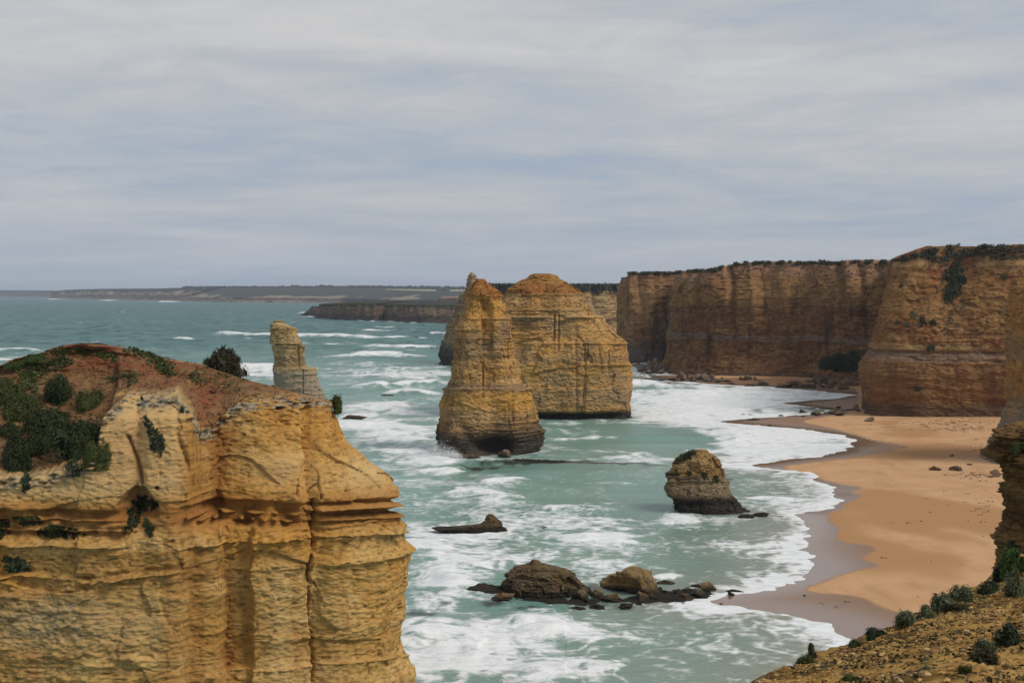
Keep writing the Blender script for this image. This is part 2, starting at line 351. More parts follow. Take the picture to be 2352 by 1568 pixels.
# ------------------------------------------------------------------ rock shapers
def strata(x, y, z, f=0.5, seed=0.0):
    """bedding relief: broad courses plus thin hard ledges, following a gently warped bedding plane"""
    zz = z + 0.6 * n3(x * 0.03 + seed, y * 0.03, z * 0.02 + seed)
    a = n3(x * 0.02 + seed, y * 0.02, zz * f)
    bb = n3(x * 0.05, y * 0.05 + seed, zz * f * 2.3 + 9)
    thin = np.maximum(0, 1 - np.abs(n3(x * 0.03, y * 0.03 + 4 + seed, zz * f * 1.7 + 3)) * 7) * sstep(-0.2, 0.4, n3(x * 0.08, y * 0.08, z * 0.08 + seed))
    fl = n3(x * 0.04 + 3, y * 0.04 + seed, zz * f * 6.0)
    return np.tanh(a * 3) * 0.45 + np.tanh(bb * 2.5) * 0.22 + thin * 1.1 + np.tanh(fl * 2.5) * 0.2

def stack(name, rows, D, depth, mats, shear=0.0, poly=None, topround=0.0, n=3.2, nth=360, nz=260, zbot=-1.5, feat=None, big=1.0, lay=0.35, rough=0.2, fine=0.08,
          fbig=0.07, flay=0.5, ffine=0.9, cracks=0.0, seed=0.0, front=0.62, splits=(), fsplit=None, attrs_fn=None, dpow=0.6, zgrid=None, smooth=False, knob=0.0, block=0.0, bs=4.0, chunk=0.0, cs=8.0):
    """lofted rock: rows = (photo y, left x, right x) outline read at distance D"""
    R = np.array(rows, float); R = R[np.argsort(R[:, 0])]
    zr, xl, xr = [], [], []
    for py, a, b in R:
        x0, z = at(a, py, D); x1, _ = at(b, py, D); zr.append(z); xl.append(x0); xr.append(x1)
    zr, xl, xr = np.array(zr)[::-1], np.array(xl)[::-1], np.array(xr)[::-1]     # rising z
    z = np.linspace(zbot, zr[-1], nz) if zgrid is None else zgrid(zbot, zr[-1], nz)
    xl_, xr_ = np.interp(z, zr, xl), np.interp(z, zr, xr)
    cx, rx = (xl_ + xr_) / 2, np.maximum((xr_ - xl_) / 2, 0.02)
    ry = depth * (rx / rx.max()) ** dpow
    # unit plan outline by arc length, more points on the side that faces the sea and viewer
    if poly is None:
        th = np.linspace(0, 2 * np.pi, 8001)
        ox = np.sign(np.cos(th)) * np.abs(np.cos(th)) ** (2 / n); oy = np.sign(np.sin(th)) * np.abs(np.sin(th)) ** (2 / n)
    else:
        Q = np.array(poly, float)
        for _ in range(3):
            Q2 = np.roll(Q, -1, 0); Q = np.stack([0.8 * Q + 0.2 * Q2, 0.2 * Q + 0.8 * Q2], 1).reshape(-1, 2)
        Q[:, 0] = 2 * (Q[:, 0] - Q[:, 0].min()) / (np.ptp(Q[:, 0])) - 1; Q[:, 1] /= np.abs(Q[:, 1]).max()
        Q = np.vstack([Q, Q[:1]]); ls = np.concatenate([[0], np.cumsum(np.hypot(*np.diff(Q, axis=0).T))]); qq = np.linspace(0, ls[-1], 8001)
        ox, oy = np.interp(qq, ls, Q[:, 0]), np.interp(qq, ls, Q[:, 1])
    w = np.hypot(np.diff(ox), np.diff(oy) * depth / rx.max()); w = w * np.where((oy[1:] + oy[:-1]) < 0.25, front, 1 - front)
    s = np.concatenate([[0], np.cumsum(w)]); q = np.linspace(0, s[-1], nth, endpoint=False)
    ux, uy = np.interp(q, s, ox), np.interp(q, s, oy)
    gx, gy = np.gradient(ox) * rx.max(), np.gradient(oy) * depth; ln = np.hypot(gx, gy) + 1e-9; nx, ny = np.interp(q, s, gy / ln), np.interp(q, s, -gx / ln)
    kk_ = np.ones(7) / 7; nx = np.convolve(np.concatenate([nx[-3:], nx, nx[:3]]), kk_, 'valid'); ny = np.convolve(np.concatenate([ny[-3:], ny, ny[:3]]), kk_, 'valid')
    if topround: ry = ry * np.sqrt(np.clip((zr[-1] - z) / topround, 0.01, 1))
    X = cx[:, None] + rx[:, None] * ux; Y = D + ry[:, None] * uy; Z = np.repeat(z[:, None], nth, 1)
    X = X + shear * np.maximum(0, Y - D + 6) * sstep(0.0, 0.5, ux)[None]
    NX, NY = np.broadcast_to(nx, X.shape), np.broadcast_to(ny, X.shape)
    fade = np.clip(rx / (rx.max() * 0.25), 0.12, 1)[:, None]
    d = big * fbm3(X * fbig + seed, Y * fbig, Z * fbig * 0.4 + seed, 3) * fade
    d = d + lay * strata(X, Y, Z, flay, seed) * fade * (0.25 + 1.1 * sstep(-0.3, 0.45, n3(X * 0.05 + seed, Y * 0.05, Z * 0.08 + 4)))
    if cracks:
        c = n3(X * 0.16 + seed * 3, Y * 0.16, Z * 0.012 + seed); d = d - cracks * np.maximum(0, 1 - np.abs(c) * 9) * sstep(-0.1, 0.35, n3(X * 0.05, Y * 0.05, Z * 0.06 + 3 + seed))
    d = d + rough * fbm3(X * 0.35 + seed, Y * 0.35, Z * 0.7, 3) * np.minimum(1, fade * 1.4)
    d = d + fine * fbm3(X * ffine, Y * ffine, Z * ffine * 1.8 + seed, 3)
    if block:
        kk = sstep(-0.25, 0.35, n3(X * 0.04 + seed, Y * 0.04, Z * 0.06))
        d = d + block * fade * (cells(X / bs, Y / bs, Z / (bs * 0.7), seed) * (0.35 + 0.65 * kk) + 0.45 * cells(X / bs * 2.4, Y / bs * 2.4, Z / bs * 3.6, seed + 3) * kk + 0.10 * cells(X / bs * 6, Y / bs * 6, Z / bs * 9, seed + 5))
    if chunk: d = d + chunk * np.minimum(fade * 1.3, 1) * np.minimum(0.25, cells(X / cs, Y / cs, Z / cs, seed + 7))
    if knob: d = d + knob * np.maximum(0, n3(X * ffine * 0.8, Y * ffine * 0.8, Z * ffine * 1.7 + 5) - 0.28) * 2.2
    X = X.copy(); Y = Y.copy()
    if feat is not None:
        PX, PY = project(X, Y, Z); fd, fy = feat(PX, PY, X, Y, Z, NY)
        d = d + fd; Y = Y + fy
    X = X + NX * d; Y = Y + NY * d
    at_ = attrs_fn(X, Y, Z) if attrs_fn else {}
    V = np.stack([X, Y, Z], -1).reshape(-1, 3)
    Fc = grid_faces(nz, nth, True)
    topc = V[-nth:].mean(0)[None] ; V = np.vstack([V, topc]); k = len(V) - 1
    i = np.arange(nth); last = (nz - 1) * nth
    capf = np.stack([last + i, last + (i + 1) % nth, np.full(nth, k), np.full(nth, k)], -1)
    at_ = {kk: np.append(np.asarray(vv).reshape(-1), np.asarray(vv).reshape(-1)[-1]) for kk, vv in at_.items()}
    # parts by height
    zs = [-1e9] + [s_[0] for s_ in splits] + [1e9]; names = [mats[0][0]] + [s_[1] for s_ in splits]; ms = [mats[0][1]] + [s_[2] for s_ in splits]
    root = empty(name, (float(cx[0]), D, 0.0))
    Fall = Fc
    if fsplit:                                   # a part told apart by what covers it
        m_ = at_[fsplit[0]][Fc].mean(1) > 0.5; v, f, a = compact(V, Fc[m_], at_); Fc = Fc[~m_]
        obj(fsplit[1], raw_mesh(fsplit[1], v - np.array([cx[0], D, 0.0]), f, a, smooth), fsplit[2], root)
    fz = V[Fc[:, 0], 2]
    for j in range(len(names)):
        sel = Fc[(fz >= zs[j]) & (fz < zs[j + 1])]
        v, f, a = compact(V, sel, at_)
        me = raw_mesh(names[j], v - np.array([cx[0], D, 0.0]), f, a, smooth)
        if j == len(names) - 1:
            tri = np.stack([last + i, last + (i + 1) % nth, np.full(nth, k)], -1)
            # close the summit with a fan added through bmesh-free from_pydata on a merged copy
            used = np.unique(np.concatenate([sel.ravel(), tri.ravel()])); mp = np.full(len(V), -1); mp[used] = np.arange(len(used))
            bpy.data.meshes.remove(me); me = bpy.data.meshes.new(names[j])
            loops = np.concatenate([mp[sel].ravel(), mp[tri].ravel()]).astype(np.int32)
            ltot = np.concatenate([np.full(len(sel), 4), np.full(len(tri), 3)]).astype(np.int32)
            lst = np.concatenate([[0], np.cumsum(ltot)[:-1]]).astype(np.int32)
            vv = (V[used] - np.array([cx[0], D, 0.0])).astype(np.float32)
            me.vertices.add(len(vv)); me.vertices.foreach_set('co', vv.ravel()); me.loops.add(len(loops)); me.loops.foreach_set('vertex_index', loops)
            me.polygons.add(len(ltot)); me.polygons.foreach_set('loop_start', lst); me.polygons.foreach_set('loop_total', ltot)
            me.polygons.foreach_set('use_smooth', np.full(len(ltot), smooth, bool)); me.update(calc_edges=True)
            for an, av in at_.items():
                a_ = me.attributes.new(an, 'FLOAT', 'POINT'); a_.data.foreach_set('value', av[used].astype(np.float32))
        obj(names[j], me, ms[j], root)
    return root, V, Fall

def smooth_path(P, ds, it=2):
    P = np.asarray(P, float)
    for _ in range(it):                     # Chaikin corner cutting keeps the ends
        Q = [P[0]]
        for a, b in zip(P[:-1], P[1:]): Q += [0.75 * a + 0.25 * b, 0.25 * a + 0.75 * b]
        Q.append(P[-1]); P = np.array(Q)
    s = np.concatenate([[0], np.cumsum(np.hypot(*np.diff(P[:, :2], axis=0).T))])
    n = max(4, int(s[-1] / ds)); t = np.linspace(0, s[-1], n)
    return np.stack([np.interp(t, s, P[:, k]) for k in range(P.shape[1])], 1), t

def wall(name, ctrl, mat, nz=140, ds=1.0, inward=(0.6, 0.8), flare=6.0, flare_top=0.25, setb=0.45, big=2.0, lay=0.5, rough=0.4, fine=0.2,
         fbig=0.03, flay=0.35, ffine=0.4, cracks=0.0, seed=0.0, plateau=(6, 20, 60, 160, 400), prise=0.02, feat=None, soil_fn=None, it=1, gully=0.0, zbot=-2.0, topn=0.6, block=0.0, bs=6.0):
    """cliff along a plan path. ctrl = (x, y, ztop, topdx, topdy) in metres"""
    C, s = smooth_path(ctrl, ds, it); npth = len(C)
    tx, ty = np.gradient(C[:, 0]), np.gradient(C[:, 1]); l = np.hypot(tx, ty); tx, ty = tx / l, ty / l
    k = max(3, int(6 / ds)); ker = np.ones(k) / k
    tx = np.convolve(np.pad(tx, k, 'edge'), ker, 'same')[k:-k]; ty = np.convolve(np.pad(ty, k, 'edge'), ker, 'same')[k:-k]
    nx, ny = ty, -tx
    if np.mean(nx * inward[0] + ny * inward[1]) > 0: nx, ny = -nx, -ny
    t = np.linspace(0, 1, nz)[:, None]
    ztop = C[:, 2] + topn * fbm2(s * 0.05, s * 0 + seed, 4)
    Z = zbot + t * (ztop[None] - zbot)
    prof = np.clip((t - setb) / (1 - setb), 0, 1) ** 1.25
    X = C[:, 0][None] + C[:, 3][None] * prof; Y = C[:, 1][None] + C[:, 4][None] * prof
    fl = flare * np.clip(1 - t / flare_top, 0, 1) ** 1.6 * (1 + 0.6 * fbm2(s[None] * 0.04, t * 0 + seed, 2))
    d = fl + big * fbm3(X * fbig + seed, Y * fbig, Z * fbig * 0.35, 3) + lay * strata(X, Y, Z, flay, seed) * (0.25 + 1.1 * sstep(-0.3, 0.45, n3(X * 0.03 + seed, Y * 0.03, Z * 0.05 + 4)))
    if gully:
        g = n2(s[None] * 0.045 + 0.02 * (Z - 20) * 0.3, t * 0 + seed * 2)
        d = d - gully * np.maximum(0, 1 - np.abs(g) * 5) * sstep(0.1, 0.8, t)
    if cracks:
        c = n3(X * 0.1 + seed, Y * 0.1, Z * 0.01); d = d - cracks * np.maximum(0, 1 - np.abs(c) * 8)
    d = d + rough * fbm3(X * 0.2, Y * 0.2, Z * 0.4 + seed, 3) + fine * fbm3(X * ffine, Y * ffine, Z * ffine * 1.8, 3)
    if block:
        kk = sstep(-0.25, 0.35, n3(X * 0.02 + seed, Y * 0.02, Z * 0.04))
        d = d + block * (cells(X / bs, Y / bs, Z / (bs * 0.8), seed) * (0.3 + 0.7 * kk) + 0.45 * cells(X / bs * 2.4, Y / bs * 2.4, Z / bs * 3.4, seed + 3) * kk)
    if feat is not None: d = d + feat(X, Y, Z, t)
    X = X + nx[None] * d; Y = Y + ny[None] * d
    soil = np.zeros_like(X) if soil_fn is None else soil_fn(X, Y, Z, t, s)
    rowsX, rowsY, rowsZ, rs = [X], [Y], [Z], [soil]
    last = 0
    for p in plateau:
        x = X[-1] + inward[0] * p; y = Y[-1] + inward[1] * p
        zz = Z[-1] + (p * prise) + 0.35 * min(1, p / 20) * fbm2(x * 0.05, y * 0.05, 3)
        rowsX.append(x[None]); rowsY.append(y[None]); rowsZ.append(zz[None]); rs.append(np.ones((1, npth)))
    X, Y, Z, S = (np.concatenate(q) for q in (rowsX, rowsY, rowsZ, rs))
    V = np.stack([X, Y, Z], -1).reshape(-1, 3); nr = len(X)
    Fc = grid_faces(nr, npth)
    o = obj(name, raw_mesh(name, V, Fc, {'soil': S}), mat); tag(o, kind='structure')
    return o, V, Fc

def px_ctrl(px, pyb, pyt, dx=0.0, dy=0.0, pxt=None):
    x, y = ground(px, pyb); _, z = at(px if pxt is None else pxt, pyt, y + dy)
    return (float(x), float(y), float(z), dx, dy)

# ================================================================== SHORELINE
SHORE = [(1380, 846), (1480, 860), (1560, 878), (1690, 884), (1800, 890), (1900, 898), (1958, 906), (1952, 909), (1905, 914), (1850, 921), (1796, 926), (1830, 931), (1880, 938), (1905, 943), (1880, 950),
         (1800, 953), (1760, 956), (1690, 964), (1648, 969), (1690, 972), (1745, 977), (1800, 983), (1870, 991), (1925, 1000), (1960, 1007), (1981, 1012), (1958, 1018), (1966, 1022),
         (1920, 1027), (1936, 1032), (1915, 1040), (1860, 1048), (1795, 1056), (1722, 1068), (1740, 1074), (1800, 1080), (1862, 1086), (1886, 1093), (1870, 1101), (1893, 1110), (1903, 1122), (1916, 1131),
         (1906, 1140), (1915, 1149), (1898, 1158), (1886, 1168), (1850, 1174), (1815, 1181), (1845, 1187), (1860, 1198), (1850, 1212), (1838, 1222), (1840, 1232), (1818, 1243),
         (1826, 1252), (1819, 1262), (1838, 1270), (1842, 1281), (1858, 1290), (1869, 1303), (1862, 1318), (1835, 1328), (1800, 1338), (1760, 1346), (1723, 1353), (1690, 1358), (1650, 1368), (1620, 1380), (1635, 1392),
         (1680, 1397), (1723, 1401), (1770, 1405), (1808, 1411), (1845, 1419), (1868, 1426), (1895, 1433), (1920, 1441), (1932, 1452), (1944, 1461), (1968, 1468), (1940, 1490), (1880, 1530), (1850, 1600), (1900, 1700)]
DRY = [(1640, 870), (1700, 872), (1800, 872), (1900, 880), (1968, 893), (1972, 905), (1972, 945), (1900, 958), (1836, 969), (1870, 977), (1911, 985), (1960, 998), (2008, 1012), (2060, 1022), (2096, 1029), (2050, 1037), (2000, 1047),
       (1930, 1056), (1850, 1066), (1785, 1072), (1830, 1083), (1884, 1099), (1924, 1112), (1991, 1122), (1950, 1130), (1987, 1141), (1936, 1158), (1936, 1170), (1890, 1186), (1930, 1214), (1916, 1236), (1940, 1248), (2005, 1256), (2009, 1272), (1973, 1284),
       (2005, 1293), (2016, 1304), (1975, 1312), (1935, 1319), (1872, 1343), (1841, 1355), (1893, 1366), (1951, 1370), (1997, 1382), (2024, 1400), (2066, 1412), (2120, 1440), (2150, 1500)]
def to_world(pl): return np.array([[float(a) for a in ground(*p)] for p in pl])
SHW, DRW = to_world(SHORE), to_world(DRY)
def chaikin(P, it=1):
    for _ in range(it):
        Q = [P[0]]
        for a, b in zip(P[:-1], P[1:]): Q += [0.75 * a + 0.25 * b, 0.25 * a + 0.75 * b]
        Q.append(P[-1]); P = np.array(Q)
    return P
SHW = chaikin(SHW); DRW = chaikin(DRW, 2)
def seg_dist(px, py, P):
    best = np.full(px.shape, 1e9, np.float32)
    for (ax, ay), (bx, by) in zip(P[:-1], P[1:]):
        ux, uy = bx - ax, by - ay; t = np.clip(((px - ax) * ux + (py - ay) * uy) / (ux * ux + uy * uy + 1e-9), 0, 1)
        best = np.minimum(best, (px - ax - t * ux) ** 2 + (py - ay - t * uy) ** 2)
    return np.sqrt(best)
def inside(px, py, P):
    r = np.zeros(px.shape, bool); Q = np.vstack([P, P[:1]])
    for (ax, ay), (bx, by) in zip(Q[:-1], Q[1:]):
        if ay == by: continue
        c = ((ay > py) != (by > py)) & (px < (bx - ax) * (py - ay) / (by - ay) + ax); r ^= c
    return r
SH_POLY = np.vstack([SHW, [[200, -50], [900, -50], [900, 1200], [SHW[0, 0], 1200]]])
DR_POLY = np.vstack([DRW, [[300, -50], [900, -50], [900, 1200], [DRW[0, 0], 1200]]])
def shore_sd(x, y):
    d = seg_dist(x, y, SHW); return np.where(inside(x, y, SH_POLY), d, -d)
def beach_z(x, y, sd):
    up = 0.022 * np.minimum(sd, 60) + 0.008 * np.maximum(sd - 60, 0)
    z = np.where(sd > 0, up, 0.05 * np.maximum(sd, -60))
    return z + 0.06 * fbm2(x * 0.03, y * 0.03, 3) * sstep(0, 12, sd)

def polar(pxs, pys, z=0.0):
    PX, PY = np.meshgrid(pxs, pys); x, y = ground(PX, PY, z); return x.astype(np.float32), y.astype(np.float32), PX, PY

# beach
bx, by, _, _ = polar(np.arange(1240, 2820, 3.2), np.concatenate([np.arange(862, 1000, 1.6), np.arange(1000, 1900, 3.2)]))
bsd = shore_sd(bx, by)
bz = beach_z(bx, by, bsd)
ddd = seg_dist(bx, by, DRW); ddry = np.where(inside(bx, by, DR_POLY), ddd, -ddd)
wet = 1 - sstep(-0.4, 0.7, ddry + 0.5 * fbm2(bx * 0.25, by * 0.12, 3))
film = np.clip(wet * (1 - sstep(1.0, 16.0, bsd)) + 0.0, 0, 1)
damp = sstep(0.05, 0.32, fbm2(bx * 0.022 + 4, by * 0.016, 3) - 0.010 * (ddry - 18)) * (1 - wet)
BV = np.stack([bx, by, bz], -1).reshape(-1, 3); BF = grid_faces(bx.shape[0], bx.shape[1])[:, ::-1]
keep = (bsd.reshape(-1)[BF].max(1) > -45); BF = BF[keep]
def sand_mat():
    b = NB('sand'); w = b.attr('wet'); f = b.attr('film'); dm = b.attr('damp')
    n = b.noise(b.P, 0.12, 5, 0.6); g = b.noise(b.P, 9.0, 3, 0.6); st = b.noise(b.svec(0.25, 0.05, 0), 1.0, 4, 0.6)
    dry = b.mix(b.mask(n, 0.35, 0.65), (0.49, 0.28, 0.14), (0.55, 0.325, 0.17))
    dry = b.mix(b.math('MULTIPLY', dm, 0.85), dry, (0.385, 0.20, 0.085))
    dry = b.mix(b.math('MULTIPLY', b.mask(st, 0.5, 0.7), 0.55), dry, (0.40, 0.22, 0.10))
    dry = b.mix(b.math('MULTIPLY', b.mask(g, 0.45, 0.75), 0.18), dry, (0.25, 0.14, 0.07))
    wt = b.mix(f, (0.24, 0.125, 0.058), (0.25, 0.155, 0.10))
    col = b.mix(w, dry, wt)
    r = b.math('SUBTRACT', 0.95, b.math('MULTIPLY', w, b.math('MULTIPLY_ADD', f, 0.45, 0.40)))
    h = b.math('ADD', b.math('MULTIPLY', b.noise(b.P, 1.2, 5, 0.6), 0.5), b.math('MULTIPLY', g, 0.1))
    return b.bsdf(col, r, b.bump(h, b.math('MULTIPLY_ADD', w, -0.22, 0.27), 0.25), b.math('MULTIPLY_ADD', w, 0.35, 0.1))
M_SAND = sand_mat()
v_, f_, a_ = compact(BV, BF, {'wet': wet.reshape(-1), 'film': film.reshape(-1), 'damp': damp.reshape(-1)})
tag(obj('beach', raw_mesh('beach', v_, f_, a_), M_SAND), kind='structure')
BEACH_BVH = bvh_of(v_, f_)

# ================================================================== SEA
# breakers: crest line read from the photograph, height, front width, back width, foam at crest, whitewater ahead
BREAK = [
    ([(440, 768), (480, 765), (540, 768), (620, 772), (700, 772), (740, 769), (800, 774), (870, 779), (915, 777), (945, 770)], 2.2, 10, 26, 1.0, 0.5),
    ([(650, 789), (720, 792), (780, 790), (850, 789)], 1.1, 9, 18, 0.7, 0.2),
    ([(820, 797), (870, 795), (940, 797), (1005, 802)], 1.6, 8, 20, 1.0, 0.5),
    ([(-90, 806), (30, 805), (80, 808), (130, 806)], 2.4, 9, 24, 1.0, 0.4),
    ([(-90, 830), (20, 830), (62, 829)], 2.0, 8, 22, 1.0, 0.5),
    ([(770, 822), (790, 818), (812, 821), (850, 815), (880, 812), (905, 818), (960, 822), (1010, 823)], 2.2, 8, 18, 1.0, 0.6),
    ([(540, 842), (600, 846), (640, 850)], 1.4, 9, 24, 1.0, 0.9),
    ([(735, 889), (800, 891), (880, 890), (940, 884), (990, 880), (1040, 876)], 1.9, 6, 14, 0.95, 0.1),
    ([(900, 907), (925, 902), (945, 905), (1000, 909)], 1.3, 5, 9, 1.0, 0.3),
    ([(790, 938), (830, 934), (860, 931), (900, 937), (960, 938)], 1.0, 6, 12, 0.9, 0.5),
    ([(1445, 884), (1470, 876), (1490, 880), (1518, 889)], 2.0, 6, 10, 1.0, 0.5),
    ([(1500, 925), (1580, 916), (1625, 903), (1640, 893)], 1.0, 6, 14, 1.0, 0.9),
    ([(1640, 988), (1668, 992), (1688, 1000), (1700, 1010), (1725, 1018)], 1.5, 4, 8, 1.0, 0.9),
    ([(1660, 1014), (1690, 1020), (1715, 1018)], 0.9, 3, 5, 1.0, 0.8),
    ([(1360, 1056), (1400, 1054), (1440, 1055), (1480, 1050), (1515, 1052)], 0.8, 3, 6, 0.8, 0.3),
    ([(1000, 1131), (1050, 1134), (1085, 1128), (1105, 1136), (1180, 1143), (1240, 1145)], 0.9, 4, 8, 0.8, 0.2),
    ([(1090, 1108), (1160, 1106), (1200, 1100), (1215, 1097)], 0.6, 3, 8, 0.9, 0.3),
    ([(1140, 903), (1240, 1000), (1290, 1003)], 0.3, 3, 6, 0.0, 0.0),
    ([(930, 1240), (955, 1250), (966, 1270)], 1.0, 2.5, 5, 1.0, 1.0),
    ([(975, 1300), (1010, 1312), (1035, 1335), (1045, 1352)], 0.8, 2.5, 5, 1.0, 1.0),
    ([(1150, 1432), (1200, 1427), (1245, 1425), (1262, 1440), (1255, 1465)], 0.8, 2.5, 5, 1.0, 0.9),
    ([(990, 1478), (1040, 1490), (1080, 1505), (1110, 1498)], 0.7, 2.5, 5, 0.9, 0.7),
    ([(925, 1420), (955, 1445), (970, 1480)], 0.8, 3, 5, 1.0, 1.0),
    ([(1500, 1329), (1525, 1320), (1545, 1330)], 0.4, 1.5, 2.5, 1.0, 0.6),
    ([(1700, 1288), (1712, 1297), (1716, 1303)], 0.3, 1.0, 2.0, 1.0, 0.5),
    ([(1515, 1183), (1545, 1186), (1565, 1196), (1600, 1203)], 0.4, 2.0, 4, 0.9, 0.5),
    ([(985, 1049), (1010, 1060), (1055, 1064)], 0.6, 2.5, 5, 1.0, 0.9),
    ([(1270, 1010), (1360, 1006), (1440, 1003)], 0.5, 4, 8, 0.7, 0.2),
    ([(1720, 1150), (1780, 1143), (1830, 1148)], 0.35, 2, 4, 0.8, 0.3),
    ([(400, 780), (420, 776), (440, 780)], 1.6, 8, 12, 1.0, 0.4),
    ([(680, 716), (720, 722), (760, 727), (800, 729)], 1.2, 14, 30, 1.0, 0.8),
    ([(990, 768), (1010, 764), (1030, 770)], 1.8, 8, 16, 1.0, 0.6),
    ([(690, 723.5), (715, 726), (740, 729), (765, 733), (800, 735.6), (860, 738.2), (900, 739), (960, 742), (1045, 743)], 0.8, 9, 9, 1.0, 0.6),
    ([(60, 684.2), (120, 686), (200, 688), (300, 690.3), (380, 692), (440, 693), (520, 695), (600, 696), (720, 697)], 0.6, 110, 150, 1.0, 0.6),
    ([(860, 752), (880, 750), (900, 752)], 1.2, 8, 12, 1.0, 0.4), ([(840, 760), (855, 757), (872, 759)], 1.4, 8, 12, 0.9, 0.4), ([(250, 783), (262, 781), (275, 784)], 1.2, 8, 12, 0.8, 0.3),
    ([(1100, 1145), (1180, 1160), (1260, 1163)], 0.5, 3, 5, 0.5, 0.2), ([(1330, 1110), (1400, 1106), (1450, 1112)], 0.4, 3, 5, 0.4, 0.1), ([(1230, 1175), (1320, 1168), (1420, 1178)], 0.4, 3, 6, 0.5, 0.2),
    ([(1280, 1240), (1380, 1232), (1470, 1245)], 0.4, 2.5, 5, 0.6, 0.3), ([(1300, 1470), (1400, 1455), (1520, 1465)], 0.4, 2.5, 5, 0.5, 0.2), ([(1180, 1540), (1300, 1525), (1420, 1540)], 0.4, 2.5, 5, 0.6, 0.3),
    ([(760, 985), (820, 975), (900, 978), (960, 985)], 0.9, 5, 9, 0.9, 0.5), ([(780, 1010), (880, 1003), (960, 1012)], 0.8, 5, 9, 0.9, 0.5), ([(860, 1045), (930, 1036), (985, 1042)], 0.7, 4, 8, 0.8, 0.4), ([(900, 1085), (980, 1078), (1060, 1085)], 0.6, 4, 7, 0.7, 0.3),
    ([(1450, 948), (1540, 940), (1640, 930), (1700, 918)], 0.7, 4, 8, 0.9, 0.6), ([(1470, 962), (1580, 955), (1680, 945)], 0.6, 4, 8, 0.8, 0.5),
]
ZONES = [  # photo ellipse, foam density
    (600, 858, 70, 14, 0.9), (900, 860, 190, 16, 0.75), (850, 852, 120, 10, 0.3), (880, 955, 170, 26, 0.62), (930, 1000, 140, 40, 0.62), (960, 1040, 90, 30, 0.5), (860, 915, 60, 12, 0.3),
    (1590, 905, 150, 26, 1.0), (1700, 918, 150, 30, 1.0), (1530, 940, 110, 22, 0.85), (1650, 945, 180, 20, 0.75), (1560, 968, 120, 14, 0.55), (1840, 905, 120, 10, 0.55),
    (1780, 1000, 130, 24, 0.95), (1860, 1016, 110, 22, 0.95), (1740, 1035, 150, 24, 0.85), (1680, 985, 100, 12, 0.7), (1690, 1060, 110, 14, 0.6),
    (1020, 1115, 120, 25, 0.4), (1120, 1115, 110, 14, 0.35), (1000, 1170, 90, 30, 0.3), (1150, 1185, 200, 18, 0.45), (1250, 1205, 200, 18, 0.5), (1380, 1215, 110, 20, 0.5),
    (1150, 1262, 210, 36, 0.62), (1060, 1280, 120, 40, 0.55), (1260, 1290, 150, 25, 0.3), (1000, 1330, 70, 40, 0.5), (1080, 1310, 80, 30, 0.4), (1060, 1380, 90, 20, 0.3),
    (1120, 1450, 170, 40, 0.66), (1050, 1490, 130, 60, 0.66), (1180, 1490, 160, 40, 0.5), (1000, 1440, 60, 80, 0.6), (1130, 1540, 200, 40, 0.55), (1330, 1530, 250, 50, 0.3), (1000, 1550, 80, 50, 0.7), (1360, 1430, 160, 30, 0.3),
    (1350, 1035, 130, 18, 0.3), (1300, 985, 90, 16, 0.25), (1420, 1060, 120, 8, 0.5), (1660, 1120, 80, 25, 0.12), (1790, 1120, 90, 20, 0.3), (1820, 1165, 80, 20, 0.35), (1760, 1260, 90, 40, 0.30), (1800, 1320, 80, 25, 0.45), (1560, 1390, 110, 18, 0.4), (1660, 1405, 120, 12, 0.4), (1840, 1440, 90, 22, 0.5),
    (1470, 1260, 160, 30, 0.2), (1600, 1200, 110, 18, 0.25), (1150, 1020, 60, 30, 0.2), (1500, 838, 70, 14, 0.7), (1480, 858, 50, 10, 0.3),
    (800, 770, 140, 7, 0.4), (930, 800, 110, 6, 0.35), (900, 835, 130, 10, 0.3), (40, 818, 110, 14, 0.35),
    (1110, 1054, 140, 7, 0.55), (1345, 970, 120, 4, 0.6), (1460, 968, 25, 5, 0.5), (1640, 1192, 120, 7, 0.45), (1535, 1186, 18, 8, 0.5), (1090, 1227, 90, 5, 0.4), (1230, 1378, 130, 6, 0.35), (1090, 1360, 50, 10, 0.4), (1500, 1385, 130, 8, 0.35), (1020, 838, 30, 5, 0.6),
    (880, 985, 120, 30, 0.3), (880, 1060, 100, 30, 0.25), (960, 890, 60, 10, 0.2), (1060, 1200, 140, 40, 0.25), (1350, 1330, 80, 14, 0.3), (1230, 1410, 120, 20, 0.2),
    (1480, 1012, 140, 20, -0.5), (1240, 960, 60, 12, -0.2),
]
KELP = [(1300, 1062, 70, 5, 1.0), (1400, 1066, 110, 4, 0.9), (1180, 1062, 80, 7, 0.8), (1110, 1075, 60, 6, 0.6), (1120, 1070, 60, 8, 0.7), (1500, 1070, 60, 3, 0.6), (1230, 1395, 90, 7, 0.7), (1640, 1090, 40, 4, 0.7),
        (960, 1405, 40, 8, 0.9), (1360, 1345, 40, 18, 0.6), (1420, 1390, 60, 12, 0.6), (1660, 1098, 25, 4, 0.8), (1000, 800, 40, 4, 0.4), (1540, 870, 90, 6, 0.8), (1485, 855, 40, 10, 0.7), (1020, 1380, 30, 6, 0.5), (1280, 1150, 60, 5, 0.3), (1140, 1385, 70, 8, 0.5), (1610, 1195, 50, 14, 0.45), (1640, 1355, 60, 8, 0.4)]
pys = np.concatenate([[676.9, 678.5, 680.5, 683, 686, 689, 692], np.arange(695, 860, 1.1), np.arange(860, 1120, 1.25), np.arange(1120, 1640, 2.0), np.arange(1640, 2500, 25), np.arange(2500, 9000, 400)])
pxs = np.concatenate([np.arange(-2600, -300, 60), np.arange(-300, 880, 4.5), np.arange(880, 2020, 2.3), np.arange(2020, 2700, 10), np.arange(2700, 4500, 60)])
sx, sy, SPX, SPY = polar(pxs, pys)
Dm = np.hypot(sx, sy)
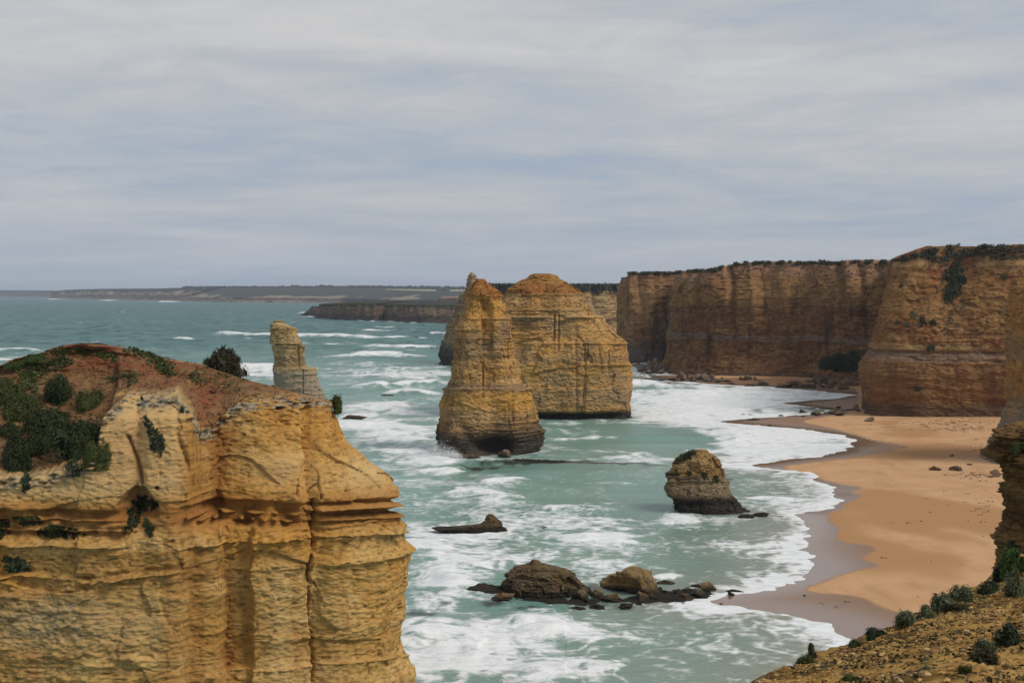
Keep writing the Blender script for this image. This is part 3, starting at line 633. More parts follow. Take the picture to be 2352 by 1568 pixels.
ssd = np.full(sx.shape, -300.0, np.float32)
nearm = (SPX > 1300) & (SPX < 2300) & (SPY > 835) & (SPY < 1700)
ssd[nearm] = shore_sd(sx[nearm], sy[nearm])
ssd[(SPX >= 2300) & (SPY > 900)] = 100
deepw = sstep(0, 45, -ssd)
# swell and chop
wx = sx + 6 * n2(sx * 0.02, sy * 0.02, 3); wy = sy + 0.12 * sx
chop = 0.8 * n2(wx * 0.018, wy * 0.045, 1) + 0.42 * n2(wx * 0.06, wy * 0.12, 2) + 0.12 * n2(sx * 0.17, sy * 0.3, 5) * (1 - sstep(250, 600, Dm))
sz = chop * (0.12 + 0.88 * deepw) * (1 + 0.8 * sstep(350, 700, Dm)) * (1 - 0.7 * sstep(3000, 9000, Dm))
# foam field
dens = (0.05 + 0.07 * (1 - sstep(380, 600, Dm)) + 0.06 * (1 - sstep(700, 1300, Dm))).astype(np.float32)
for (cx_, cy_, rx_, ry_, am) in ZONES:
    q = ((SPX - cx_) / rx_) ** 2 + ((SPY - cy_) / ry_) ** 2
    dens = np.where(am > 0, np.maximum(dens, 0) + am * np.exp(-q * 0.9) * (1 - np.clip(dens, 0, 1) * 0.6), dens + am * np.exp(-q * 0.9))
dens = dens + 0.10 * fbm2(sx * 0.02, sy * 0.025, 3, 0.5, 4) * sstep(0.02, 0.12, dens) * (1 - sstep(800, 1500, Dm))
shal = np.exp(np.minimum(ssd, 0) / 14.0)
edge = np.exp(np.minimum(ssd, 0) / 2.2); edge2 = np.exp(np.minimum(ssd, 0) / 9.0)
dens = dens + 0.42 * edge2 + 0.5 * edge
crest = np.zeros_like(sx); white = np.zeros_like(sx)
for (pl, h, wf, wb, fc, ww) in BREAK:
    P = chaikin(to_world(pl), 2)
    mx = wb * 3 + 25
    m = (sx > P[:, 0].min() - mx) & (sx < P[:, 0].max() + mx) & (sy > P[:, 1].min() - mx) & (sy < P[:, 1].max() + mx)
    if not m.any(): continue
    X, Y = sx[m], sy[m]; X = X + 2.0 * n2(X * 0.08, Y * 0.08, 6) ; Y = Y + 2.5 * n2(X * 0.07, Y * 0.09, 7)
    S = np.concatenate([[0], np.cumsum(np.hypot(*np.diff(P, axis=0).T))])
    best = np.full(X.shape, 1e9); qs = np.zeros(X.shape); ss_ = np.zeros(X.shape)
    for i in range(len(P) - 1):
        ax, ay = P[i]; ux, uy = P[i + 1] - P[i]; L2 = ux * ux + uy * uy + 1e-9; t = np.clip(((X - ax) * ux + (Y - ay) * uy) / L2, 0, 1)
        ex, ey = X - ax - t * ux, Y - ay - t * uy; dd = np.hypot(ex, ey); better = dd < best
        cr = (ux * ey - uy * ex) / math.sqrt(L2); sg = np.where(cr * (1 if ux > 0 else -1) < 0, 1.0, -1.0)     # + towards the viewer
        best = np.where(better, dd, best); qs = np.where(better, sg * dd, qs); ss_ = np.where(better, S[i] + t * math.sqrt(L2), ss_)
    u = ss_ / S[-1]; tap = np.clip(np.minimum(u, 1 - u) * 5, 0, 1); tap = tap * tap * (3 - 2 * tap)
    lat = 0.75 + 0.45 * n2(ss_ * 0.06, ss_ * 0, 8.0 + h)
    prof = np.where(qs > 0, np.exp(-(qs / wf) ** 2), np.exp(-(qs / wb) ** 2))
    sz[m] += 1.35 * h * prof * tap * np.clip(lat, 0.3, 1.3) * (0.3 + 0.7 * deepw[m])
    brk = sstep(-0.25, 0.25, n2(ss_ * 0.035, ss_ * 0 + 3, 5 + h) + (fc - 0.6))
    cf = fc * tap * brk * np.where(qs > 0, np.exp(-(qs / (wf * 0.55)) ** 2), np.exp(-(qs / (wb * 0.75)) ** 2))
    wf_ = ww * tap * brk * np.exp(-((qs - wf * 0.9) / (wf * 1.2)) ** 2)
    crest[m] = np.maximum(crest[m], cf); white[m] = np.maximum(white[m], wf_)
dens = dens + 1.0 * crest + 0.8 * white
dens *= (0.25 + 0.75 * (1 - sstep(2600, 3500, Dm)))
def lace(s, seed):
    X = sx / s; Y = sy / (s * 1.15)
    a = X + 0.9 * n2(X * 0.4, Y * 0.4, seed) + 0.35 * n2(X * 1.3, Y * 1.3, seed + 3); b_ = Y + 0.9 * n2(X * 0.4, Y * 0.4, seed + 7) + 0.35 * n2(X * 1.3, Y * 1.3, seed + 5)
    r1 = 1 - np.abs(n2(a, b_, seed + 1)) * 1.6; r2 = 1 - np.abs(n2(a * 2.1, b_ * 2.1, seed + 2)) * 1.6
    cl = n2(X * 0.33, Y * 0.33, seed + 9)
    return 0.46 * r1 + 0.26 * r2 + 0.22 + 0.30 * cl
l1, l2, l3 = lace(5.0, 1), lace(13.0, 2), lace(42.0, 3)
k1 = 1 - sstep(260, 420, Dm); k3 = sstep(750, 1100, Dm); k2 = 1 - k1 - k3
lc = l1 * k1 + l2 * k2 + l3 * k3
lc = lc + 0.12 * n2(sx * 0.9, sy * 0.6, 4) * k1 + 0.10 * n2(sx * 0.3, sy * 0.25, 5) * (1 - k1)
thr = 1.18 - 0.86 * np.clip(dens, 0, 1.2)
foam = sstep(thr - 0.55, thr + 0.75, lc)
# scattered whitecaps out at sea
wc = n2(sx * 0.016, sy * 0.022, 14) + 0.6 * n2(sx * 0.07, sy * 0.03, 15)
foam = np.maximum(foam, 0.75 * sstep(0.98, 1.2, wc) * sstep(500, 800, Dm) * (1 - sstep(3500, 6000, Dm)))
foam = np.maximum(foam, 0.9 * sstep(0.55, 0.9, edge) * sstep(-0.4, 0.2, n2(sx * 0.2, sy * 0.2, 12)))
foam = np.maximum(foam, sstep(0.5, 1.0, crest) * 0.97)
sz = sz + 0.35 * foam * np.abs(n2(sx * 0.25, sy * 0.2, 21)) * (1 - sstep(500, 900, Dm)) * (0.15 + 0.85 * deepw)
kelp = np.zeros_like(sx)
for (cx_, cy_, rx_, ry_, am) in KELP:
    kelp = np.maximum(kelp, am * np.exp(-(((SPX - cx_) / rx_) ** 2 + ((SPY - cy_) / ry_) ** 2)))
kelp = sstep(0.25, 0.7, kelp + 0.35 * fbm2(sx * 0.25, sy * 0.12, 3, 0.6, 3) * (kelp > 0.05))
foam = foam * (1 - 0.75 * kelp)
murk = np.clip(shal + 0.35 * sstep(0.1, 0.7, dens) + 0.25 * fbm2(sx * 0.012, sy * 0.014, 2, 0.5, 6) * (1 - sstep(700, 1400, Dm)), 0, 1)
far = sstep(450, 1500, Dm)
green = np.clip(sstep(0.15, 1.0, sz * 0.5) , 0, 1)
def sea_mat():
    b = NB('sea_water'); fo = b.attr('foam'); mk = b.attr('murk'); fr = b.attr('far'); kp = b.attr('kelp'); sh = b.attr('shal'); gr = b.attr('lift')
    n = b.noise(b.svec(0.012, 0.02, 0), 1.0, 4, 0.55)
    near = b.mix(b.mask(n, 0.35, 0.65), (0.125, 0.245, 0.202), (0.185, 0.305, 0.255))
    near = b.mix(b.math('MULTIPLY', mk, 0.65), near, (0.23, 0.31, 0.24))
    near = b.mix(b.math('MULTIPLY', gr, 0.6), near, (0.05, 0.135, 0.105))
    farc = b.mix(b.mask(n, 0.35, 0.65), (0.060, 0.150, 0.150), (0.105, 0.195, 0.185))
    fv = b.noise(b.svec(0.06, 0.022, 0), 1.0, 6, 0.68)
    farc = b.mix(b.math('MULTIPLY', b.mask(fv, 0.53, 0.36), 0.9), farc, (0.026, 0.070, 0.074))
    farc = b.mix(b.math('MULTIPLY', b.mask(fv, 0.54, 0.70), 0.8), farc, (0.15, 0.215, 0.205))
    farc = b.mix(b.mask(b.noise(b.svec(0.10, 0.035, 0, None, 12.0), 1.0, 3, 0.55), 0.735, 0.79), farc, (0.6, 0.62, 0.62))
    col = b.mix(fr, near, farc)
    col = b.mix(b.math('MULTIPLY', sh, 0.72), col, (0.27, 0.205, 0.14))
    col = b.mix(b.math('MULTIPLY', kp, 0.9), col, (0.022, 0.02, 0.018))
    wv = b.vec(b.math('MULTIPLY', b.math('MULTIPLY_ADD', b.noise(b.svec(0.11, 0.11, 0), 1.0, 3, 0.5), 9.0, b.x), 0.5), b.math('MULTIPLY_ADD', b.noise(b.svec(0.11, 0.11, 0, None, 33.0), 1.0, 3, 0.5), 9.0, b.y), 0.0)
    def ridge(sc, det):
        n_ = b.noise(wv, sc, det, 0.55); return b.math('SUBTRACT', 1.0, b.math('MULTIPLY', b.math('ABSOLUTE', b.math('SUBTRACT', n_, 0.5)), 5.0))
    r0, r1, r2 = ridge(0.10, 2), ridge(0.40, 3), ridge(1.3, 3); fn = b.noise(b.svec(0.3, 0.5, 0), 1.0, 8, 0.75, 0.25); fc = b.noise(b.svec(0.05, 0.06, 0), 1.0, 4, 0.6)
    rr = b.mix(b.mask(fr, 0.0, 0.35), b.math('MULTIPLY', b.math('ADD', r1, r2), 0.5), b.math('MULTIPLY', b.math('ADD', r0, r1), 0.5))
    lacev = b.math('ADD', b.math('MULTIPLY', rr, 0.65), b.math('ADD', b.math('MULTIPLY', b.math('SUBTRACT', fn, 0.5), 1.3), b.math('MULTIPLY', b.math('SUBTRACT', fc, 0.5), 0.8)))
    fo2 = b.mask(b.math('ADD', fo, b.math('MULTIPLY', lacev, 0.85)), 0.52, 1.22)
    fo2 = b.math('MULTIPLY', fo2, b.mask(fo, 0.03, 0.3))
    col = b.mix(fo2, col, b.mix(b.mask(fn, 0.3, 0.6), (0.60, 0.62, 0.61), (0.80, 0.80, 0.79)))
    rp1 = b.noise(b.svec(0.35, 0.7, 0), 1.0, 5, 0.6, 0.4); rp2 = b.noise(b.svec(1.6, 2.4, 0), 1.0, 4, 0.6)
    rp3 = b.noise(b.svec(0.05, 0.11, 0), 1.0, 4, 0.6)
    h = b.math('ADD', b.math('MULTIPLY', rp1, 0.7), b.math('MULTIPLY', rp2, 0.16))
    h = b.math('ADD', h, b.math('MULTIPLY', b.math('MULTIPLY', rp3, fr), 4.0))
    h = b.math('ADD', h, b.math('MULTIPLY', fo2, 0.3))
    r = b.math('MULTIPLY_ADD', fo2, 0.4, b.math('MULTIPLY_ADD', fr, 0.36, 0.22))
    return b.bsdf(col, r, b.bump(h, b.math('MULTIPLY_ADD', sh, -0.4, 0.62), 0.9), b.math('MULTIPLY_ADD', fo2, -0.2, 0.3), IOR=1.33)
M_SEA = sea_mat()
SF = grid_faces(sx.shape[0], sx.shape[1])[:, ::-1]
SF = SF[ssd.reshape(-1)[SF].min(1) < 25]
v_, f_, a_ = compact(np.stack([sx, sy, sz], -1).reshape(-1, 3), SF, {'foam': foam.reshape(-1), 'murk': murk.reshape(-1), 'far': far.reshape(-1), 'kelp': kelp.reshape(-1), 'shal': shal.reshape(-1), 'lift': green.reshape(-1)})
tag(obj('sea', raw_mesh('sea', v_, f_, a_), M_SEA), kind='structure')

# ================================================================== FAR COAST
def soil_from(frac, seed, soft=0.12, sc=0.01, amp=0.18):
    def fn(X, Y, Z, t, s):
        return sstep(frac - soft, frac + soft, np.broadcast_to(t, X.shape) + amp * fbm2(s[None] * sc + seed, t * 2.0, 4))
    return fn
# most distant headland
wall('far_headland', [px_ctrl(-500, 681.5, 666), px_ctrl(-100, 681.6, 666.5), px_ctrl(60, 682, 668.3), px_ctrl(180, 683, 669), px_ctrl(330, 683.5, 668)], M_FAR, nz=24, ds=40, inward=(0, 1), flare=20, big=20, lay=6, rough=4, fine=2, fbig=0.002, flay=0.05, ffine=0.01,
     soil_fn=soil_from(0.93, 1), plateau=(50, 200, 800, 2500), prise=0.002, topn=2.5, it=1, seed=1)
wall('far_coast', [px_ctrl(118, 685.6, 670.5, 0, 0), px_ctrl(135, 686, 667, 0, 60), px_ctrl(160, 686.5, 664.5, 0, 120), px_ctrl(230, 688, 663.5, 0, 200), px_ctrl(300, 689.5, 663.8, 0, 250), px_ctrl(380, 691, 661.5, 0, 300), px_ctrl(440, 692, 660.0, 0, 500)], M_FAR, nz=40, ds=14, inward=(0, 1), flare=30, big=25, lay=8, rough=6, fine=3,
     fbig=0.003, flay=0.05, ffine=0.02, gully=35, soil_fn=soil_from(0.70, 2, 0.05, 0.008, 0.28), plateau=(60, 250, 900, 2500), prise=0.004, topn=3, it=1, seed=2, setb=0.5)
wall('far_forest_slope', [px_ctrl(405, 691.5, 664, 0, 420), px_ctrl(430, 692, 661.0, 0, 700), px_ctrl(500, 693.6, 660.2, 0, 1100), px_ctrl(560, 694.3, 660.2, 0, 1300), px_ctrl(640, 694.5, 659.8, 0, 1500), px_ctrl(740, 695, 660.5, 0, 1500), px_ctrl(810, 695.6, 664.8, 0, 1300), px_ctrl(870, 696, 667.5, 0, 1200), px_ctrl(960, 697, 668.6, 0, 1100), px_ctrl(1060, 698.5, 669.4, 0, 1100), px_ctrl(1200, 700, 669, 0, 1100), px_ctrl(1500, 704, 668, 0, 1100)], M_FAR, nz=60, ds=14, inward=(0, 1),
     flare=25, big=30, lay=6, rough=6, fine=3, fbig=0.002, flay=0.06, ffine=0.02, soil_fn=soil_from(0.40, 3, 0.04, 0.004, 0.36), plateau=(60, 300, 900, 2500), prise=-0.001, topn=3, it=1, seed=5, setb=0.30)
wall('far_red_cliff', [px_ctrl(1000, 704, 685, 0, 900), px_ctrl(1001, 704, 685, 0, 0), px_ctrl(1030, 705, 684.5, 0, 5), px_ctrl(1060, 706, 684, 0, 5), px_ctrl(1180, 710, 683, 0, 5), px_ctrl(1400, 716, 680, 0, 5)], M_CLIFF_C, nz=36, ds=8, inward=(0, 1), flare=8, big=10, lay=3, rough=2, fine=1,
     fbig=0.005, flay=0.1, ffine=0.03, gully=8, soil_fn=soil_from(0.9, 4), plateau=(60, 250, 900), prise=0.004, topn=1.5, it=0, seed=4)

def field_mat():
    b = NB('dry_pasture'); n = b.noise(b.P, 0.01, 4, 0.6); return b.bsdf(b.mix(n, (0.36, 0.30, 0.15), (0.27, 0.24, 0.11)), 0.95)
def ribbon(name, pts, Y, mat, back=400):
    """a low rise of ground read along its crest; pts = (x, ytop, ybottom)"""
    top = np.array([[*(at(p[0], p[1], Y + back)), Y + back] for p in pts]); bot = np.array([[*(at(p[0], p[2], Y)), Y] for p in pts])
    V = np.vstack([[(a[0], a[2], a[1]) for a in bot], [(a[0], a[2], a[1]) for a in top], [(a[0], a[2] + 600, a[1] - 40) for a in top]])
    o = obj(name, raw_mesh(name, V, grid_faces(3, len(pts))), mat); tag(o, kind='structure'); return o
ribbon('pasture', [(820, 661.5, 662.2), (850, 663.2, 666.0), (900, 663.5, 667.6), (960, 664.2, 668.4), (1010, 665.2, 669.0), (1075, 665.4, 669.2)], 8250, field_mat(), 700)

# leaf builder -----------------------------------------------------------------
def leaf_cloud(pts, nrm, size, rng, jitter=0.6, asp=1.6, tint=None):
    """one small quad per point, turned loosely to its normal"""
    n = len(pts); a = rng.normal(size=(n, 3)); a = a * jitter + nrm; a /= np.linalg.norm(a, axis=1)[:, None] + 1e-9
    h = rng.normal(size=(n, 3)); u = np.cross(a, h); u /= np.linalg.norm(u, axis=1)[:, None] + 1e-9; v = np.cross(a, u)
    s = (size * rng.uniform(0.6, 1.4, n))[:, None]
    V = np.stack([pts - u * s * asp * 0.5, pts + v * s * 0.5 + a * s * 0.12, pts + u * s * asp * 0.5, pts - v * s * 0.5 + a * s * 0.12], 1).reshape(-1, 3)
    Fc = np.arange(n * 4).reshape(-1, 4); t = rng.uniform(0, 1, n) ** 2 if tint is None else tint
    return V, Fc, {'tint': np.repeat(t, 4)}
def bush_mesh(name, n, leaf, seed, lumps=14, flat=0.62, twig=False, spread=1.0):
    """shrub of radius about 1 standing on z = 0"""
    rng = np.random.default_rng(seed)
    c = rng.normal(size=(lumps, 3)); c /= np.linalg.norm(c, axis=1)[:, None]; c *= (rng.uniform(0.15, 0.62, lumps) ** 0.7)[:, None]
    c[:, 2] = np.abs(c[:, 2]) * flat * 1.3; r = rng.uniform(0.26, 0.46, lumps) * spread
    k = rng.integers(0, lumps, n); d = rng.normal(size=(n, 3)); d /= np.linalg.norm(d, axis=1)[:, None]
    rr = r[k] * (1 - 0.55 * rng.uniform(0, 1, n) ** 2.2)
    p = c[k] + d * rr[:, None]; p[:, 2] = np.where(p[:, 2] < -0.06, -p[:, 2] * 0.3 - 0.05, p[:, 2]); p[:, 2] *= 0.95
    nn = d + np.array([0, 0, 0.5])
    q = np.percentile(np.abs(p[:, :2]), 98, axis=0); zt = np.percentile(p[:, 2], 99); p[:, :2] /= q; p[:, 2] /= zt
    A = leaf_cloud(p, nn, leaf, rng, 0.55, 2.6 if twig else 1.7)
    m = 500; k2 = rng.integers(0, lumps, m); d2 = rng.normal(size=(m, 3)); d2 /= np.linalg.norm(d2, axis=1)[:, None]
    p2 = c[k2] + d2 * (r[k2] * rng.uniform(0.2, 0.62, m))[:, None]; p2[:, :2] /= q; p2[:, 2] = np.maximum(0.02, p2[:, 2]) / zt
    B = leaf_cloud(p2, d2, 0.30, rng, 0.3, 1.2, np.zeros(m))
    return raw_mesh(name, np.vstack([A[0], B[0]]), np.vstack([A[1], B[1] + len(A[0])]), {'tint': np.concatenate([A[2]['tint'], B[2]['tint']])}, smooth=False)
BUSH = {}
def bush_var(kind, k):
    key = (kind, k % 3)
    if key not in BUSH:
        n, leaf, lumps, flat = {'big': (9000, 0.055, 24, 0.7), 'small': (1400, 0.10, 12, 0.75), 'salt': (2600, 0.07, 16, 0.75), 'twig': (6000, 0.04, 18, 0.9)}[kind]
        BUSH[key] = [n, leaf, lumps, flat, 100 + 7 * (k % 3) + len(kind)]
    return BUSH[key]
MESHC = {}
def add_bush(loc, rx, ry, rz, kind, k, mat, label, cat='shrub', group=None, name='shrub', rot=None):
    key = (kind, k % 3, mat.name)
    if key not in MESHC:
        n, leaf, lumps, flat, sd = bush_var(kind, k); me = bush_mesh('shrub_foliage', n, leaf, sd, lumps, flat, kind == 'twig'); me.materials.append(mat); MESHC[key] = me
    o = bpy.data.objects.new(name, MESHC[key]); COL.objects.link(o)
    o.location = loc; o.scale = (rx, ry, rz); o.rotation_euler = (0, 0, random.uniform(0, 6.28)) if rot is None else rot
    if label: tag(o, label, cat, group)
    return o
def scatter_stuff(name, pts, nrm, size, mat, seed=1, jitter=0.7, label=None):
    o = obj(name, raw_mesh(name, *leaf_cloud(np.array(pts), np.array(nrm), size, np.random.default_rng(seed), jitter), smooth=False), mat); tag(o, kind='stuff'); return o

# treeline on the far ridge: clumped crowns of a distant wood
def wood_line():
    rng = np.random.default_rng(5); pts, sz_ = [], []
    def seg(x0, x1, y0, y1, Y, n, hpx):
        for _ in range(n):
            px = rng.uniform(x0, x1); tt = (px - x0) / (x1 - x0); py = lerp(y0, y1, tt) - rng.uniform(0, 1) ** 0.7 * hpx * (0.75 + 0.5 * n2(np.array([px * 0.09]), np.array([1.0]))[0])
            yy = Y + rng.uniform(-30, 60); x, z = at(px, py, yy); pts.append((float(x), yy, float(z)))
    seg(758, 862, 660.8, 661.5, 8600, 900, 2.2); seg(800, 1075, 662.5, 665.6, 9200, 3600, 6.6); seg(940, 1075, 664.5, 666.2, 9100, 1000, 7.5)
    seg(1005, 1030, 668.5, 668.5, 8200, 120, 2.6)
    seg(670, 685, 660, 660, 8350, 100, 3.0); seg(735, 762, 660, 660, 8350, 160, 3.6); seg(420, 760, 661.5, 660.6, 8300, 1600, 1.6)
    P = np.array(pts); scatter_stuff('far_wood', P, np.tile([0, -0.6, 1.0], (len(P), 1)), 13.0, V_WOOD, 2)
wood_line()

# low island beyond the stacks ---------------------------------------------------
def X4(cx, cy): return (516.8 + cx * .2441, 631.6 + cy * .2441)
wall('low_island', [px_ctrl(X4(860, 0)[0], 727, 699, 0, 200), px_ctrl(X4(872, 0)[0], 730, 698.2, 1, 20), px_ctrl(X4(900, 0)[0], 731.4, 698.4, 2, 6), px_ctrl(X4(1050, 0)[0], 734.2, 697.8, 0, 10), px_ctrl(X4(1250, 0)[0], 736.5, 696.6, 0, 14), px_ctrl(X4(1400, 0)[0], 737.6, 697.0, 0, 14), px_ctrl(X4(1480, 0)[0], 736.2, 698.2, 0, 14),
     px_ctrl(X4(1560, 0)[0], 737.8, 699.0, 0, 14), px_ctrl(X4(1700, 0)[0], 739.6, 699.6, 0, 14), px_ctrl(X4(1850, 0)[0], 741, 700.4, 0, 14), px_ctrl(X4(2130, 0)[0], 741.2, 700.8, 0, 14), px_ctrl(X4(2400, 0)[0], 741, 701, 0, 14)], M_ISLE, nz=70, ds=2.0, inward=(0.1, 0.99), flare=5, big=4, lay=1.6, rough=1.0, fine=0.5,
     fbig=0.012, flay=0.3, ffine=0.1, gully=5, soil_fn=soil_from(0.86, 6, 0.05, 0.02, 0.12), plateau=(10, 40, 120, 260), prise=0.012, topn=0.8, it=0, seed=6)
wall('island_ledge', [px_ctrl(X4(700, 0)[0], 722.5, 721, 0, 30), px_ctrl(X4(710, 0)[0], 723.5, 719.5, 14, 20), px_ctrl(X4(760, 0)[0], 725, 706.5, 10, 10), px_ctrl(X4(800, 0)[0], 725.6, 703.4, 2, 5), px_ctrl(X4(900, 0)[0], 726.5, 703.2, 0, 5), px_ctrl(X4(1000, 0)[0], 727, 703, 0, 5)], M_ISLE, nz=50, ds=2.0, inward=(0.1, 0.99), flare=4, big=2, lay=1.4, rough=0.8, fine=0.4,
     fbig=0.012, flay=0.3, ffine=0.1, soil_fn=soil_from(1.2, 6), plateau=(10, 40, 120), prise=0.0, topn=0.5, it=0, seed=7)

# ================================================================== MAINLAND CLIFFS
topsoil = lambda f, sd: soil_from(f, sd, 0.04, 0.05, 0.10)
_, EV, EF = wall('pale_far_cliff', [px_ctrl(1105, 775, 658, 0, 10), px_ctrl(1140, 775, 657, 0, 10), px_ctrl(1185, 775, 657.5, 0, 10), px_ctrl(1250, 775, 656, 0, 10), px_ctrl(1325, 773, 656, 0, 12), px_ctrl(1380, 772, 656.5, 0, 12), px_ctrl(1440, 771, 657, 0, 12), px_ctrl(1600, 770, 655, 0, 12)], M_CLIFF_E, nz=110, ds=1.6, inward=(0, 1), flare=6,
     block=1.2, bs=9, big=6, lay=1.0, rough=0.9, fine=0.5, fbig=0.02, flay=0.3, ffine=0.2, gully=7, cracks=3, soil_fn=topsoil(0.87, 8), plateau=(15, 60, 200, 500), prise=0.01, topn=1.0, seed=8)
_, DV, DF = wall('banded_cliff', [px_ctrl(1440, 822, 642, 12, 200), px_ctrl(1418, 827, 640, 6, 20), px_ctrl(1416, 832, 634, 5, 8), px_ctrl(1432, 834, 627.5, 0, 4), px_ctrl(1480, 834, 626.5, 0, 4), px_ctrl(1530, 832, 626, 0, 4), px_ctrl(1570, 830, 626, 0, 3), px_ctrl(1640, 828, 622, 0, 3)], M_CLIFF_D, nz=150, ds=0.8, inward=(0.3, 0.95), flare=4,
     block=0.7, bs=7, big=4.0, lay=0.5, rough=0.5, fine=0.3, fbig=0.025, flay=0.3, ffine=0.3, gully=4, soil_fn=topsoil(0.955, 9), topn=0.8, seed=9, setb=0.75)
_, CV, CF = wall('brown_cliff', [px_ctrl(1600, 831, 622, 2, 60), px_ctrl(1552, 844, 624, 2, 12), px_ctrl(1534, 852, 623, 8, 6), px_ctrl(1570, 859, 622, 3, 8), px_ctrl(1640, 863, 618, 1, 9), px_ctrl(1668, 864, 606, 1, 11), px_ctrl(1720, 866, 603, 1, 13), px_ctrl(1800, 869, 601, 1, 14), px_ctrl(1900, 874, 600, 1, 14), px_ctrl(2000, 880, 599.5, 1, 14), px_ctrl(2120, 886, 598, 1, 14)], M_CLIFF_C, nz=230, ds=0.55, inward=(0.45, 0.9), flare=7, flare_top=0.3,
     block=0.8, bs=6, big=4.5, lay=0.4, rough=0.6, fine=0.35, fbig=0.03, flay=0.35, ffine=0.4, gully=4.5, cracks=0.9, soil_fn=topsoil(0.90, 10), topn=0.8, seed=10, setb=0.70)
def soilB(X, Y, Z, t, s):
    edge = 57.5 + 2.2 * fbm2(X * 0.09, Y * 0.09, 3) - 3.5 * gau(X, 166, 5) - 7 * gau(X, 160, 4)
    return sstep(-0.8, 0.8, Z - edge)
def featB(X, Y, Z, t):
    g = -4.0 * gau(X - 0.35 * (Z - 55), 160, 6) * sstep(34, 60, Z)                 # vegetated gully below the summit
    g = g + 1.2 * sstep(151, 143, X) * sstep(22.5, 20.5, Z) * sstep(4, 14, Z)       # shoulder of the lower corner
    g = g + 0.5 * sstep(20.8, 20.0, Z) - 1.0 * gau(Z, 23.5, 0.8) - 0.8 * gau(Z, 6.5, 4) * sstep(150, 175, X)
    g = g - 2.2 * gau(X, 176, 10) * gau(Z, 2, 5)
    return g
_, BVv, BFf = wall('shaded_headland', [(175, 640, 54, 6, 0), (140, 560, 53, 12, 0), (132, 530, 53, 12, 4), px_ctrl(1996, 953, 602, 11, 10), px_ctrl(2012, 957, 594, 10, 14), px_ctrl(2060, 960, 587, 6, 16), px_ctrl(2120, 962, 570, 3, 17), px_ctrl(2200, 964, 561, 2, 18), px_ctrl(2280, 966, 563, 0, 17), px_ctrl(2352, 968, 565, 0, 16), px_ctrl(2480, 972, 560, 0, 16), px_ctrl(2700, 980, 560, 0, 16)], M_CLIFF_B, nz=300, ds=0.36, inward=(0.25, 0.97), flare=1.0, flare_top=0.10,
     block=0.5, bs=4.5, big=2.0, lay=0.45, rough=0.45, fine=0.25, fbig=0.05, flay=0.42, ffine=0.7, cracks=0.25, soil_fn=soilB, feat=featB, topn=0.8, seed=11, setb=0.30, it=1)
B_BVH = bvh_of(BVv, BFf); C_BVH = bvh_of(CV, CF)

# buttress with a spread foot that stands in front of the shaded headland
rA = [(654, 2364, 2620), (662, 2350, 2640), (690, 2336, 2640), (700, 2332, 2640), (760, 2331, 2640), (800, 2329, 2640), (850, 2332, 2640), (900, 2331, 2640), (938, 2336, 2640), (945, 2326, 2640), (975, 2314, 2640), (1000, 2302, 2640), (1025, 2286, 2640), (1050, 2270, 2640), (1075, 2260, 2640), (1100, 2260, 2640)]
rt, _, _ = stack('cliff_buttress', rA, 372, 16, [('rock_face', M_A)], n=3.5, nth=320, nz=260, block=0.5, bs=3.5, big=1.2, lay=0.45, rough=0.35, fine=0.2, seed=3, cracks=0.5)
tag(rt, 'ochre cliff buttress with grey spreading foot on the upper beach', 'buttress')

# ================================================================== SEA STACKS
def c5(cx, cy): return (947.4 + cx * .3114, 602.9 + cy * .3114)
def rows5(L): return [(602.9 + y * .3114, 947.4 + a * .3114, 947.4 + b * .3114) for y, a, b in L]
S1 = rows5([(120, 478, 526), (135, 466, 545), (160, 445, 570), (182, 425, 605), (205, 408, 640), (225, 394, 668), (250, 386, 682), (262, 384, 668), (300, 378, 674), (360, 368, 688), (400, 352, 708), (412, 340, 722), (450, 316, 722), (480, 312, 722), (500, 312, 716), (560, 306, 720), (620, 301, 730), (660, 299, 738), (700, 298, 748), (725, 290, 768), (740, 291, 770), (775, 284, 772), (820, 281, 786), (870, 281, 786), (900, 270, 795), (925, 250, 835), (932, 244, 853), (950, 243, 852), (975, 240, 856), (1000, 225, 868), (1030, 205, 872), (1060, 200, 884), (1100, 200, 895), (1150, 197, 902), (1200, 190, 918), (1240, 187, 948), (1265, 185, 955), (1300, 187, 950), (1345, 190, 946), (1380, 205, 946), (1400, 228, 930), (1430, 250, 915), (1450, 250, 915)])
def featS1(PX, PY, X, Y, Z, NY):
    fr = np.clip(-NY, 0, 1); gx = 1118 - (PY - 700) * 0.03 + 2.0 * n2(PY * 0.03, PY * 0)
    g = -2.6 * gau(PX, gx - 6, 9) * sstep(682, 694, PY) * sstep(775, 735, PY) * fr                          # dark vertical groove
    g = g - 0.9 * gau(PX, gx - 3, 2.0) * sstep(690, 705, PY) * sstep(905, 880, PY) * fr
    g = g + 1.1 * sstep(1126, 1136, PX) * sstep(690, 700, PY) * sstep(830, 810, PY) * fr
    g = g - 6.0 * np.exp(-(((PX - 1135) / 48) ** 2 + ((PY - 1026) / 20) ** 2) ** 2) * fr                    # sea cave at the foot
    g = g + 1.3 * gau(PX, 1125, 40) * sstep(1035, 1045, PY) * fr
    vm = np.clip(0.6 + 0.9 * fbm2(PX * 0.03, PY * 0.02, 3), 0.0, 1.5)
    g = g + 0.85 * gau(PY, 893 + 2 * n2(PX * 0.05, PX * 0), 3) * (0.4 + 0.6 * vm) + 0.6 * vm * gau(PY, 732, 2.5) + 0.5 * vm * gau(PY, 757, 2.5)
    g = g + 1.2 * sstep(1066, 1052, PX) * sstep(955, 1000, PY) * fr
    return g, 0 * g
zt1 = float(at(1100, 602.9 + 255 * .3114, 400)[1])
